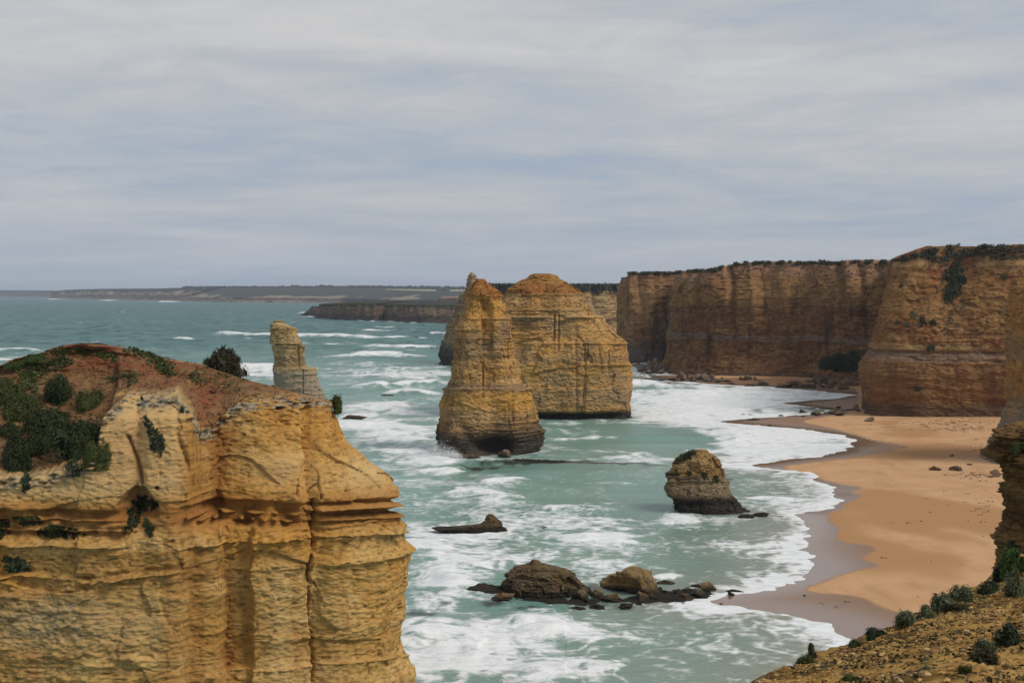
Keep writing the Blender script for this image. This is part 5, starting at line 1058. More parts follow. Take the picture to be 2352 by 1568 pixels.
edge_shrub(776, 924, 34, 34, 146, 0, V_OLIVE, 'rounded olive brown shrub clinging to the outer corner of the headland', 'salt')
# the round shrub with perching birds
bl, _ = on_head(525, 850); bY = bl.y + 1.0 if bl else 150.0
bxw, bzw = at(517, 858, bY); bs = bY / F
rbush = add_bush((float(bxw), bY, float(bzw) - 0.15), 39 * bs, 34 * bs, 52 * bs * 1.12, 'twig', 0, V_BROWN, 'round brown twiggy shrub with perching birds on the dome ridge', rot=(0, 0, 0.5))
cxw, czw = at(480, 842, bY); add_bush((float(cxw), bY, float(czw) - 0.2), 13 * bs, 12 * bs, 24 * bs, 'twig', 1, V_BROWN, 'small dry shrub next to the bird shrub', rot=(0, 0, 1.0))
def bird_mesh(name, mat):
    """perched bird facing +x, feet at the origin"""
    V, Fc = [], []
    def loft(path, seg=8):
        base = len(V)
        for (p, r, ax) in path:
            for k in range(seg):
                a = 2 * math.pi * k / seg; V.append((p[0] + ax[0] * r * math.cos(a), p[1] + r * 0.85 * math.sin(a), p[2] + ax[1] * r * math.cos(a)))
        for i in range(len(path) - 1):
            for k in range(seg): Fc.append((base + i * seg + k, base + i * seg + (k + 1) % seg, base + (i + 1) * seg + (k + 1) % seg, base + (i + 1) * seg + k))
    u = (0.75, -0.66)
    loft([((-0.26, 0, 0.0), 0.012, u), ((-0.14, 0, 0.09), 0.035, u), ((-0.06, 0, 0.16), 0.075, u), ((0.01, 0, 0.22), 0.085, u), ((0.06, 0, 0.29), 0.06, u), ((0.08, 0, 0.33), 0.04, u), ((0.095, 0, 0.37), 0.045, (0.9, -0.3)), ((0.13, 0, 0.385), 0.03, (0.3, -0.95)), ((0.16, 0, 0.385), 0.012, (0.1, -1)), ((0.21, 0, 0.375), 0.003, (0.1, -1))])
    for sy_ in (-0.03, 0.03): loft([((0.0, sy_, 0.16), 0.012, (1, 0)), ((0.01, sy_, 0.06), 0.008, (1, 0)), ((0.01, sy_, 0.0), 0.01, (1, 0)), ((0.04, sy_, -0.005), 0.004, (1, 0))], 5)
    me = raw_mesh(name, np.array(V), np.array(Fc)); me.materials.append(mat); return me
def plain(name, c, r=0.6):
    b = NB(name); n = b.noise(b.P, 8.0, 3, 0.6); return b.bsdf(b.mix(n, c, tuple(x * 0.7 for x in c)), r)
BIRD = bird_mesh('bird', plain('black_feathers', (0.012, 0.012, 0.013))); GULL = bird_mesh('gull', plain('white_feathers', (0.75, 0.75, 0.74)))
bpy.context.view_layer.update()
for i, (cx_, cy_) in enumerate([(222, 214), (243, 208), (262, 212), (279, 215), (296, 219), (318, 226), (341, 240), (354, 262), (168, 238), (133, 260), (205, 222)]):
    px = 459.4 + cx_ * .2563; x, _ = at(px, 800, bY); q = (float(x) - float(bxw)) / (39 * bs)
    z = float(bzw) + 52 * bs * 0.95 * math.sqrt(max(0.02, 1 - min(0.98, (q * 0.97)) ** 2)) - 0.12 - 0.02
    inv = rbush.matrix_world.inverted()
    for ty in (-0.3, 0.0, 0.3, -0.6, 0.6):
        hit, l, _, _ = rbush.ray_cast(inv @ Vector((float(x), bY + ty, z + 3)), (inv.to_3x3() @ Vector((0, 0, -1))).normalized())
        if hit and (rbush.matrix_world @ l).z > z - 0.8: z = (rbush.matrix_world @ l).z - 0.01; break
    else: ty = 0.0
    o = bpy.data.objects.new('bird', BIRD); COL.objects.link(o); o.location = (x, bY + ty, z); o.rotation_euler = (0, 0, random.choice([0.3, 2.8, 3.6, -0.4, 2.2])); o.scale = (1.3,) * 3
    tag(o, 'black bird perched on the round twiggy shrub', 'bird', 'birds perched on the round shrub')

# ground cover on the dome
def head_cover():
    rng = np.random.default_rng(9); pts, nr = [], []
    def strip(poly, w, n):
        P = np.array(poly, float); S = np.concatenate([[0], np.cumsum(np.hypot(*np.diff(P, axis=0).T))])
        for _ in range(n):
            s = rng.uniform(0, S[-1]); px = np.interp(s, S, P[:, 0]) + rng.normal() * w * 0.45; py = np.interp(s, S, P[:, 1]) + rng.normal() * w * 0.3
            if n2(np.array([px * 0.06]), np.array([py * 0.1]), 3)[0] < -0.25: continue
            l, nn = on_head(px, py)
            if l is None or l.y > 175: continue
            pts.append((l.x, l.y, l.z + rng.uniform(0.0, 0.28))); nr.append((nn.x, nn.y, nn.z + 0.6))
    strip([(292, 797), (318, 803), (345, 812), (358, 828), (372, 842), (395, 858)], 20, 2600)
    strip([(345, 804), (382, 816)], 5, 300)
    strip([(130, 812), (170, 806), (205, 808), (240, 816), (262, 828)], 12, 2200)
    strip([(60, 850), (75, 870), (60, 900), (40, 950)], 30, 1500)
    strip([(60, 860), (110, 845), (150, 830)], 20, 1200)
    strip([(0, 880), (60, 900), (80, 940)], 24, 800)
    strip([(250, 870), (310, 866), (300, 880)], 18, 260)
    strip([(460, 870), (520, 860), (560, 880), (470, 900)], 40, 260)
    strip([(430, 860), (470, 880)], 20, 200)
    scatter_stuff('ground_cover', pts, nr, 0.20, V_OLIVE, 3)
    pts2, nr2 = [], []
    for _ in range(9000):
        px = rng.uniform(-60, 760); py = rng.uniform(800, 1080); e = np.interp(px, EDGE_X, EDGE_Y)
        if py > e or n2(np.array([px * 0.02]), np.array([py * 0.035]), 6)[0] < -0.1: continue
        if 150 < px < 300 and py < 845: continue
        l, nn = on_head(px, py)
        if l is None or l.y > 175: continue
        pts2.append((l.x, l.y, l.z + rng.uniform(0, 0.12))); nr2.append((nn.x, nn.y, nn.z + 0.4))
    scatter_stuff('dry_grass', pts2, nr2, 0.15, V_DRY, 4, 1.2)
V_DRY = veg_mat('dry_grass_blades', (0.10, 0.055, 0.026), (0.17, 0.10, 0.05), (0.24, 0.16, 0.085), 0.6)
head_cover()

# ================================================================== NEAR SLOPE AND CLIFF EDGE
RIDGE = [(1350, 1800, 26), (1560, 1660, 30), (1741, 1570, 34), (1844, 1525, 36), (1936, 1492, 38.5), (1984, 1472, 40), (2057, 1437, 42.5), (2140, 1398, 46), (2231, 1366, 50), (2262, 1338, 54), (2295, 1306, 57), (2352, 1282, 59), (2440, 1240, 60), (2600, 1180, 60)]
def slope_mat():
    b = NB('stony_slope'); n = b.noise(b.P, 0.45, 5, 0.62); g = b.noise(b.P, 5.0, 7, 0.7); g2 = b.noise(b.P, 1.6, 6, 0.65)
    col = b.mix(b.mask(n, 0.40, 0.58), (0.20, 0.108, 0.028), (0.47, 0.27, 0.075))
    col = b.mix(b.mask(g2, 0.52, 0.36), col, (0.06, 0.038, 0.016))
    col = b.mix(b.math('MULTIPLY', b.mask(g, 0.52, 0.68), 0.6), col, (0.50, 0.34, 0.15))
    col = b.mix(b.math('MULTIPLY', b.mask(g, 0.46, 0.32), 0.8), col, (0.035, 0.024, 0.012))
    return b.bsdf(col, 0.95, b.bump(b.math('ADD', g, g2), 0.9, 0.12), 0.1)
def near_slope():
    R = np.array([[*at(px, py, Y), Y] for px, py, Y in RIDGE], float); R = np.stack([R[:, 0], R[:, 2], R[:, 1]], 1)
    R, s = smooth_path(R, 0.12, 2); n = len(R)
    a0 = np.linspace(0, 1, n); Np = np.stack([lerp(-5.0, 9.0, a0), lerp(1.5, -3.0, a0), lerp(42.9, 43.4, a0)], 1)
    m = 300; u = (np.linspace(0, 1, m) ** 0.75)[:, None, None]
    V = Np[None] * (1 - u) + R[None] * u
    uu = u[..., 0]
    V[..., 2] += 0.5 * np.sin(np.pi * uu) * 0.3 + 0.22 * fbm2(V[..., 0] * 0.22, V[..., 1] * 0.22, 3) * sstep(0, 0.3, uu) * sstep(1.0, 0.9, uu) + 0.07 * fbm2(V[..., 0] * 1.3, V[..., 1] * 1.3, 4, 0.6, 3)
    V[..., 2] += 0.16 * n2(s[None] * 0.35, uu * 0 + 1.0) * uu
    # beyond the ridge the ground breaks away to the sea cliff
    back = []
    for dd, dz in [(0.4, 0.12), (0.9, 0.45), (1.6, 1.4), (2.2, 3.2), (2.6, 7), (3.2, 14), (3.8, 24), (4.6, 38)]:
        q = R.copy(); dirx, diry = -0.35, 0.94; q[:, 0] += dirx * dd + 0.5 * n2(s * 0.3, s * 0 + dd); q[:, 1] += diry * dd; q[:, 2] = np.maximum(V[-1, :, 2] - dz, -1.0) ; back.append(q[None])
    V = np.concatenate([V] + back); W = V.reshape(-1, 3); Fc = grid_faces(V.shape[0], n)
    o = obj('foreground_slope', raw_mesh('foreground_slope', W, Fc), slope_mat()); tag(o, kind='structure')
    return o, V, W, Fc, m
SLO, SLV, SLW, SLF, SLM = near_slope()
SL_BVH = bvh_of(SLW, SLF)
# overhanging near cliff edge
NE = [(978, 2352, 2600), (988, 2330, 2620), (1000, 2310, 2620), (1006, 2316, 2620), (1022, 2318, 2620), (1034, 2306, 2620), (1046, 2303, 2620), (1056, 2312, 2620), (1074, 2327, 2620), (1120, 2334, 2620), (1169, 2340, 2620), (1200, 2338, 2620), (1222, 2328, 2620), (1238, 2312, 2620), (1248, 2302, 2620), (1262, 2306, 2620), (1275, 2312, 2620), (1300, 2300, 2620), (1400, 2290, 2620), (2500, 2280, 2620), (2800, 2280, 2620)]
ne, NEV, NEF = stack('near_cliff_edge', NE, 68, 4.0, [('rock_face', M_NEARCLIFF)], n=2.6, nth=260, nz=420, chunk=0.35, cs=1.6, block=0.22, bs=0.8, big=0.5, lay=0.3, rough=0.18, fine=0.1, fbig=0.4, flay=1.8, ffine=3.0, seed=12, knob=0.15, zbot=-1.0, zgrid=lambda a, b, n: np.concatenate([np.linspace(a, 24, 60, endpoint=False), np.linspace(24, b, n - 60)]))
tag(ne, 'dark overhanging limestone edge jutting out above the beach beside the stony slope', 'cliff edge')
NE_BVH = bvh_of(NEV, NEF)

# stones on the slope
def rock_variant(seed, sub=2, rough=0.25, cuts=5, big=0.3):
    import bmesh
    bm = bmesh.new(); bmesh.ops.create_icosphere(bm, subdivisions=sub, radius=1.0); rng = np.random.default_rng(seed)
    V = np.array([v.co[:] for v in bm.verts]); Fc = np.array([[v.index for v in f.verts] for f in bm.faces]); bm.free()
    for _ in range(cuts):
        d = rng.normal(size=3); d /= np.linalg.norm(d); h = rng.uniform(0.38, 0.8); q = V @ d; V = V - np.outer(np.maximum(0, q - h), d) * 0.97
    V = V * (1 + big * fbm3(V[:, 0] * 0.9 + seed, V[:, 1] * 0.9, V[:, 2] * 0.9, 2))[:, None] + V * (rough * 0.5 * fbm3(V[:, 0] * 2.5 + seed, V[:, 1] * 2.5, V[:, 2] * 2.5, 4, 0.6) + 0.07 * cells(V[:, 0] * 3, V[:, 1] * 3, V[:, 2] * 4, seed % 7))[:, None]
    return V, Fc
def stones():
    rng = np.random.default_rng(21); var = [rock_variant(40 + k, 1, 0.3, 4) for k in range(5)]
    def pick(near=False):
        for _ in range(200):
            i = int(rng.integers(int(SLM * 0.25), SLM - 1)); j = int(rng.integers(0, SLV.shape[1]))
            p = SLV[i, j]; a, b_ = project(*p)
            if 1500 < a < 2480 and 1260 < b_ < 1640: return p, i
        return p, i
    Vs, Fs, T, off = [], [], [], 0
    for k in range(15000):
        p, i = pick(); c = n2(np.array([p[0] * 0.4]), np.array([p[1] * 0.4]), 5)[0]
        if rng.uniform() > 0.55 + 0.6 * c: continue
        v, f = var[int(rng.integers(0, 5))]; s = 0.022 + 0.05 * rng.uniform() ** 3
        sc = np.array([s * rng.uniform(0.8, 1.5), s * rng.uniform(0.8, 1.5), s * rng.uniform(0.45, 0.8)])
        a = rng.uniform(0, 6.28); w = v * sc; w = np.stack([w[:, 0] * math.cos(a) - w[:, 1] * math.sin(a), w[:, 0] * math.sin(a) + w[:, 1] * math.cos(a), w[:, 2]], 1) + p + [0, 0, s * 0.2]
        Vs.append(w); Fs.append(f + off); off += len(v); T.append(np.full(len(v), rng.uniform()))
    b = NB('pebble_stone'); t = b.attr('tint'); n = b.noise(b.P, 14.0, 4, 0.6)
    col = b.ramp(t, [(0.0, (0.09, 0.055, 0.024)), (0.35, (0.24, 0.13, 0.04)), (0.75, (0.40, 0.235, 0.075)), (1.0, (0.52, 0.36, 0.17))]); col = b.mix(b.mask(n, 0.5, 0.3), col, (0.04, 0.028, 0.015))
    m = b.bsdf(col, 0.95, None, 0.1)
    g = obj('gravel', raw_mesh('gravel', np.vstack(Vs), np.vstack(Fs), {'tint': np.concatenate(T)}, False), m); tag(g, kind='stuff')
    big = []
    for k in range(5):
        v, f = rock_variant(60 + k, 2, 0.3, 5); me = raw_mesh('stone', v, f, {'tint': np.full(len(v), [0.5, 0.8, 0.65, 0.95, 0.3][k])}, False); me.materials.append(m); big.append(me)
    for k in range(170):
        p, i = pick(); s = rng.uniform(0.04, 0.09) * (0.7 + 0.02 * p[1])
        o = bpy.data.objects.new('stone', big[int(rng.integers(0, 5))]); COL.objects.link(o); o.parent = SLO
        o.location = p + np.array([0, 0, s * 0.15]); o.scale = (s * rng.uniform(0.8, 1.4), s * rng.uniform(0.8, 1.4), s * 0.6); o.rotation_euler = (0, 0, rng.uniform(0, 6.28))
stones()
# scrub on the slope
def slope_bush(px, py, w, h, kind, k, mat, label, group=None, bvh=None):
    loc, nrm, _, _ = cast(bvh or SL_BVH, px, py + h * 0.42)
    if loc is None: loc, nrm, _, _ = cast(bvh or SL_BVH, px, py + h * 0.8)
    if loc is None or loc.z < 20: return None
    s = loc.y / F
    return add_bush((loc.x, loc.y, loc.z - 0.03), w * s / 2 * 1.1, w * s / 2, h * s * 1.1, kind, k, mat, label, 'shrub', group)
G1 = 'grey saltbushes along the slope ridge'; LG = 'grey green saltbush on the ridge of the stony slope'
for i, (px, py, w, h) in enumerate([(2209, 1366, 54, 34), (2167, 1382, 52, 34), (2130, 1407, 40, 28), (2084, 1422, 46, 34)]):
    slope_bush(px, py, w, h, 'salt', i, V_GREY, LG, G1)
for i, (px, py, w, h, mt, lb) in enumerate([
        (2010, 1455, 48, 26, V_BLUE, 'dark green shrub lower down the slope ridge than the saltbushes'), (1962, 1480, 34, 20, V_OLIVE, 'small olive shrub tucked against the slope ridge'),
        (1866, 1497, 24, 34, V_BROWN, 'upright dry shrub alone on the low end of the ridge'), (1848, 1515, 40, 20, V_OLIVE, 'low green tussock at the foot of the upright dry shrub'),
        (2312, 1462, 66, 46, V_BLUE, 'dark shrub in the middle of the stony slope'), (2266, 1484, 46, 32, V_GREY, 'grey shrub beside the dark one on the stony slope'),
        (2256, 1508, 62, 34, V_BROWN, 'brown withered shrub below the grey one on the slope'), (2335, 1345, 46, 60, V_GREY, 'tall grey saltbush at the top of the slope under the cliff edge'),
        (2276, 1350, 46, 26, V_BLUE, 'blue green shrub at the brink by the rock ledge'), (2330, 1296, 60, 60, V_GREEN, 'bright green shrub beneath the overhanging cliff edge'),
        (2300, 1316, 46, 40, V_BLUE, 'dark blue green shrub below the bright green one'), (2218, 1536, 34, 22, V_OLIVE, 'lone small olive shrub on bare yellow ground'),
        (1955, 1556, 44, 18, V_OLIVE, 'flat olive tussock near the lower slope'), (2125, 1532, 24, 12, V_GREY, 'tiny grey tussock among the gravel'), (2195, 1392, 60, 18, V_BROWN, 'dry brown brush behind the ridge saltbushes')]):
    slope_bush(px, py, w, h, 'salt', i, mt, lb)
def slope_litter():
    rng = np.random.default_rng(31); pts, nr = [], []
    for k in range(15000):
        i = int(rng.integers(int(SLM * 0.25), SLM - 1)); j = int(rng.integers(0, SLV.shape[1])); p = SLV[i, j]
        if n2(np.array([p[0] * 0.5]), np.array([p[1] * 0.5]), 8)[0] < 0.0: continue
        pts.append(p + [0, 0, rng.uniform(0, 0.05)]); nr.append((0, 0, 1.0))
    scatter_stuff('dry_litter', pts, nr, 0.06, V_BROWN2, 6, 1.2)
V_BROWN2 = veg_mat('slope_litter', (0.02, 0.015, 0.008), (0.05, 0.04, 0.015), (0.09, 0.09, 0.03), 1.5)
slope_litter()
# growth on the near cliff edge
for i, (px, py, w, h, mt, lb) in enumerate([(2340, 1030, 40, 26, V_OLIVE, 'olive growth on the shelf of the overhanging cliff edge'), (2330, 1256, 50, 22, V_BROWN, 'dark brush at the base of the overhanging cliff edge')]):
    loc, nrm, _, _ = cast(NE_BVH, px, py)
    if loc: s = loc.y / F; add_bush((loc.x, loc.y, loc.z - h * s * 0.4), w * s / 2, w * s / 2, h * s, 'salt', i, mt, lb)

# ================================================================== BOULDERS
ROCKS = {}
def rock_me(k, mat):
    key = (k % 7, mat.name)
    if key not in ROCKS:
        v, f = rock_variant(80 + k % 7, 4, 0.34, 11, 0.35); me = raw_mesh('boulder', v, f, None, False); me.materials.append(mat); ROCKS[key] = me
    return ROCKS[key]
def boulder(px, py, w, h, k, mat, label, group=None, cat='boulder', name='boulder', dep=1.0, bz0=0.0):
    """px,py centre in the photograph, w,h size there; it stands on the sea bed or sand at its lower edge"""
    x, y = ground(px, py + h * 0.42, bz0); loc, _, _, _ = BEACH_BVH.ray_cast(Vector((float(x), float(y), 50)), Vector((0, 0, -1)))
    z0 = max(-0.4, loc.z) if loc else 0.0
    if loc and loc.z > 0.3: x, y = ground(px, py + h * 0.42, loc.z)
    s = float(y) / F; rx = w * s / 2 * 1.2; rz = h * s * 0.68
    o = bpy.data.objects.new(name, rock_me(k, mat)); COL.objects.link(o); ry = max(rz, min(rx, rz * 2.2)) * dep
    o.location = (float(x), float(y) + ry * 0.6, z0 + rz * 0.62); o.scale = (rx, ry, rz); o.rotation_euler = (random.uniform(-.12, .12), random.uniform(-.12, .12), random.choice([0, 0.2, -0.25, math.pi, 2.9]))
    tag(o, label, cat, group); return o
def Q5(cx, cy, w, h): return (1435.5 + cx * .2441, 803.9 + cy * .2441, w * .2441, h * .2441)
def Q2(cx, cy, w, h): return (1320.7 + cx * .293, 976.1 + cy * .293, w * .293, h * .293)
def Q6(cx, cy, w, h): return (2067 + cx * .2563, 861.3 + cy * .2563, w * .2563, h * .2563)
g = 'boulder pile in the surf at the brown cliff corner'
for i, q in enumerate([(135, 150, 100, 62), (235, 125, 56, 84), (305, 110, 84, 60), (60, 135, 50, 36), (160, 188, 110, 42), (210, 212, 84, 26), (305, 165, 104, 62), (275, 192, 84, 46), (365, 170, 100, 90), (190, 160, 50, 40), (345, 205, 90, 44), (245, 165, 60, 40), (390, 130, 60, 40)]):
    boulder(*Q5(*q), i, M_FOOT, 'brown boulder in the surf pile at the corner of the brown cliff', g)
g = 'boulders along the foot of the brown cliff'
for i, q in enumerate([(540, 262, 84, 70), (600, 258, 62, 52), (675, 258, 110, 60), (755, 262, 82, 66), (830, 252, 72, 62), (920, 272, 52, 36), (970, 285, 60, 24), (1150, 265, 74, 42), (1230, 270, 62, 32), (450, 270, 130, 34), (880, 290, 110, 26), (1010, 312, 90, 26), (640, 285, 90, 26), (780, 292, 80, 22), (1090, 270, 50, 26), (500, 285, 80, 26)]):
    boulder(*Q5(*q), i + 2, M_FOOT, 'brown boulder in the row along the foot of the brown cliff', g)
g = 'dark boulders between cove sand and the headland'
for i, q in enumerate([(1180, 325, 132, 34), (1470, 337, 104, 42), (1560, 328, 150, 58), (1620, 310, 104, 50), (1690, 335, 112, 50), (1770, 340, 94, 44), (1835, 310, 74, 60), (1900, 292, 104, 60), (1950, 312, 84, 68), (2020, 297, 94, 70), (1870, 335, 90, 40), (2130, 300, 130, 84), (1780, 300, 80, 44), (1930, 345, 80, 30), (1720, 290, 50, 30), (2090, 280, 80, 60)]):
    boulder(*Q5(*q), i + 4, M_FOOT, 'grey brown boulder in the heap between the cove sand and the shaded headland', g)
boulder(*Q5(1302, 308, 88, 62), 1, M_FOOT, 'lone squarish boulder on the small cove sand')
boulder(*Q5(2050, 345, 124, 58), 3, M_FOOT, 'large lowest boulder of the heap where it meets wet sand')
g = 'small black rocks in the surf off the brown cliff'
for i, q in enumerate([(280, 290, 42, 24), (350, 281, 60, 20), (420, 314, 42, 16)]): boulder(*Q5(*q), i, M_SEAROCK, 'small black rock awash off the brown cliff corner', g)
g = 'dark rocks on the wet sand before the shaded headland'
for i, q in enumerate([(1100, 600, 72, 20), (1195, 606, 92, 14), (1675, 572, 84, 30), (1755, 545, 72, 14), (2015, 542, 66, 18), (1475, 618, 58, 14), (1675, 624, 56, 14), (2120, 565, 92, 14), (1370, 713, 42, 12), (1640, 548, 30, 8), (1940, 552, 40, 7), (815, 618, 22, 8), (1610, 618, 20, 8), (1860, 505, 22, 6), (1355, 585, 26, 7)]):
    boulder(*Q5(*q), i + 1, M_SEAROCK, 'low dark rock on the wet sand before the shaded headland', g, 'rock', 'rock')
boulder(*Q5(1815, 605, 92, 34), 2, M_SEAROCK, 'dark wedge rock beside the paired brown rocks at the headland corner', None, 'rock', 'rock')
boulder(*Q5(1965, 590, 116, 44), 4, M_FOOT, 'brown rock, rear of the pair near the headland corner', None, 'rock', 'rock')
boulder(*Q5(2030, 601, 130, 44), 5, M_FOOT, 'brown rock, front of the pair near the headland corner', None, 'rock', 'rock')
boulder(*Q5(2192, 556, 64, 64), 6, M_FOOT, 'boulder leaning on the lower corner of the shaded headland', None)
boulder(*Q5(1205, 655, 156, 18), 0, M_SEAROCK, 'long flat black rock on the sand spit', None, 'rock', 'rock')
boulder(*Q5(2320, 657, 104, 38), 3, M_FOOT, 'grey boulder on dry sand against the headland wall', None)
for i, (q, lb) in enumerate([((330, 835, 86, 42), 'dark pointed boulder alone on the open dry sand'), ((525, 839, 108, 34), 'long dark boulder on the dry sand beside the pointed one'), ((475, 720, 46, 20), 'small domed rock on the upper beach'), ((635, 800, 52, 15), 'flat dark rock near the buttress foot'), ((870, 888, 112, 62), 'pale grey boulder resting at the toe of the buttress'), ((985, 936, 84, 52), 'grey boulder half hidden under the overhanging edge'), ((455, 841, 32, 10), 'little stone between the two dark beach boulders')]):
    boulder(*Q6(*q), i + 1, M_FOOT, lb)
# golden boulder and its neighbours
gb = boulder(*Q2(497, 1243, 410, 182), 2, M_BOULDER, 'biggest golden block boulder in the shallows, gulls on its back', dep=0.8)
g = 'brown boulders between mound and golden block'
for i, q in enumerate([(168, 1315, 136, 90), (288, 1340, 170, 104), (60, 1340, 130, 90), (110, 1372, 170, 62), (30, 1395, 90, 40)]):
    boulder(*Q2(*q), i, M_BOULDER if i in (0, 1) else M_SEAROCK, 'weathered brown boulder between the layered mound and the golden block', g)
g = 'boulders at the front of the golden block'
for i, q in enumerate([(532, 1342, 152, 92), (622, 1346, 84, 72), (400, 1416, 152, 58), (512, 1392, 66, 46), (190, 1422, 184, 52), (50, 1432, 150, 42)]):
    boulder(*Q2(*q), i + 3, M_BOULDER if i == 0 else M_SEAROCK, 'dark wet boulder lying in front of the golden block', g)
g = 'low rocks trailing from the golden block to the sand'
for i, q in enumerate([(745, 1228, 152, 48), (660, 1290, 100, 50), (720, 1305, 110, 44), (790, 1290, 90, 36), (900, 1300, 160, 44), (960, 1258, 210, 36), (870, 1350, 190, 56), (790, 1352, 100, 40), (985, 1335, 130, 46), (940, 1325, 120, 40), (760, 1365, 100, 36), (850, 1395, 60, 14), (780, 1392, 50, 16), (685, 1392, 40, 12), (1135, 1240, 50, 16), (880, 1270, 60, 20), (800, 1320, 90, 40), (830, 1300, 60, 30), (700, 1350, 60, 30)]):
    boulder(*Q2(*q), i + 1, M_SEAROCK if i % 3 else M_BOULDER, 'low rough rock in the string between the golden block and the sand', g, 'rock', 'rock')
boulder(*Q2(1050, 1278, 150, 72), 5, M_BOULDER, 'tilted golden slab at the sand end of the rock string', None, 'rock', 'rock')
boulder(*Q2(1262, 1301, 108, 22), 1, M_SEAROCK, 'flat black rock alone at the sand edge', None, 'rock', 'rock')
boulder(*Q2(1222, 1326, 70, 26), 3, M_SEAROCK, 'small brown rock in front of the flat black one at the sand edge', None, 'rock', 'rock')
boulder(*Q2(1798, 1345, 30, 10), 3, M_SEAROCK, 'small dark stone alone on the wet sand', None, 'rock', 'rock')
boulder(*Q2(1145, 1400, 36, 8), 3, M_SEAROCK, 'tiny dark stone by the foam tongue at the rock string', None, 'rock', 'rock')
boulder(*Q2(1448, 695, 130, 44), 4, M_SEAROCK, 'dark rock beyond the toe of the small leaning stack', None, 'rock', 'rock')
boulder(918.7 + 782 * .3042, 1091 + 930 * .3042, 210 * .3042, 56 * .3042, 5, M_BOULDER, 'rusty brown rock in the water in front of the layered mound', None, 'rock', 'rock')
boulder(918.7 + 1098 * .3042, 1091 + 404 * .3042, 70 * .3042, 16 * .3042, 2, M_SEAROCK, 'tiny black rock awash beyond the fin shaped rock', None, 'rock', 'rock')
boulder(811, 959, 46, 14, 1, M_SEAROCK, 'dark flat rock in the surf just past the headland corner', None, 'rock', 'rock')
for i, q in enumerate([(545, 1350, 60, 46), (575, 1362, 40, 36), (690, 1418, 90, 50), (520, 1368, 60, 30)]):
    px, py = c5(q[0], q[1]); boulder(px, py, q[2] * .3114, q[3] * .3114, i, M_BOULDER if i == 0 else M_FOOT, 'fallen block in the cave mouth of the tapering stack', 'fallen blocks in the cave mouth')

# gulls
def gull(px, py, z=None, lb=None, grp=None, on=None):
    if on is not None:
        bpy.context.view_layer.update(); mw = on.matrix_world; x0, y0 = on.location.x, on.location.y
        s = y0 / F; x = (px - 1176) * s
        inv = mw.inverted(); hit, l, n_, _ = on.ray_cast(inv @ Vector((x, y0 - 0.3, 60)), (inv.to_3x3() @ Vector((0, 0, -1))).normalized())
        if not hit: return
        p = mw @ l
    else:
        x, y = ground(px, py, 1.0); h, _, _, _ = BEACH_BVH.ray_cast(Vector((float(x), float(y), 50)), Vector((0, 0, -1))); p = h
    o = bpy.data.objects.new('gull', GULL); COL.objects.link(o); o.location = p; o.rotation_euler = (0, 0, random.uniform(0, 6.28)); tag(o, lb, 'gull', grp)
for px in (1493, 1498, 1504, 1508, 1512): gull(px, 0, lb='white gull standing on the golden block boulder', grp='gulls on the golden block', on=gb)
gull(2002, 1195, lb='single white gull on the smooth damp sand')

# seaweed wrack on the sand
def wrack():
    rng = np.random.default_rng(77); pts, nr = [], []
    def area(cx, cy, rx, ry, n):
        for _ in range(n):
            px, py = cx + rng.normal() * rx * 0.5, cy + rng.normal() * ry * 0.5; x, y = ground(px, py, 1.0)
            h, _, _, _ = BEACH_BVH.ray_cast(Vector((float(x), float(y), 50)), Vector((0, 0, -1)))
            if h is None or h.z < 0.1: continue
            m = int(rng.integers(2, 9))
            for _ in range(m): pts.append((h.x + rng.normal() * 0.40, h.y + rng.normal() * 0.16, h.z + rng.uniform(0.02, 0.12))); nr.append((0, 0, 1))
    area(2190, 972, 130, 9, 150); area(2215, 985, 80, 6, 110); area(2080, 972, 140, 14, 50); area(2250, 1030, 60, 30, 50); area(2240, 1090, 70, 12, 60); area(2250, 1160, 70, 30, 18); area(2180, 1180, 200, 60, 12); area(2160, 1300, 200, 60, 5); area(1950, 1370, 120, 14, 4)
    b = NB('dried_seaweed'); m = b.bsdf(b.mix(b.noise(b.P, 2.0), (0.02, 0.015, 0.01), (0.06, 0.04, 0.022)), 0.9)
    scatter_stuff('seaweed_wrack', pts, nr, 0.2, m, 8, 0.5)
wrack()

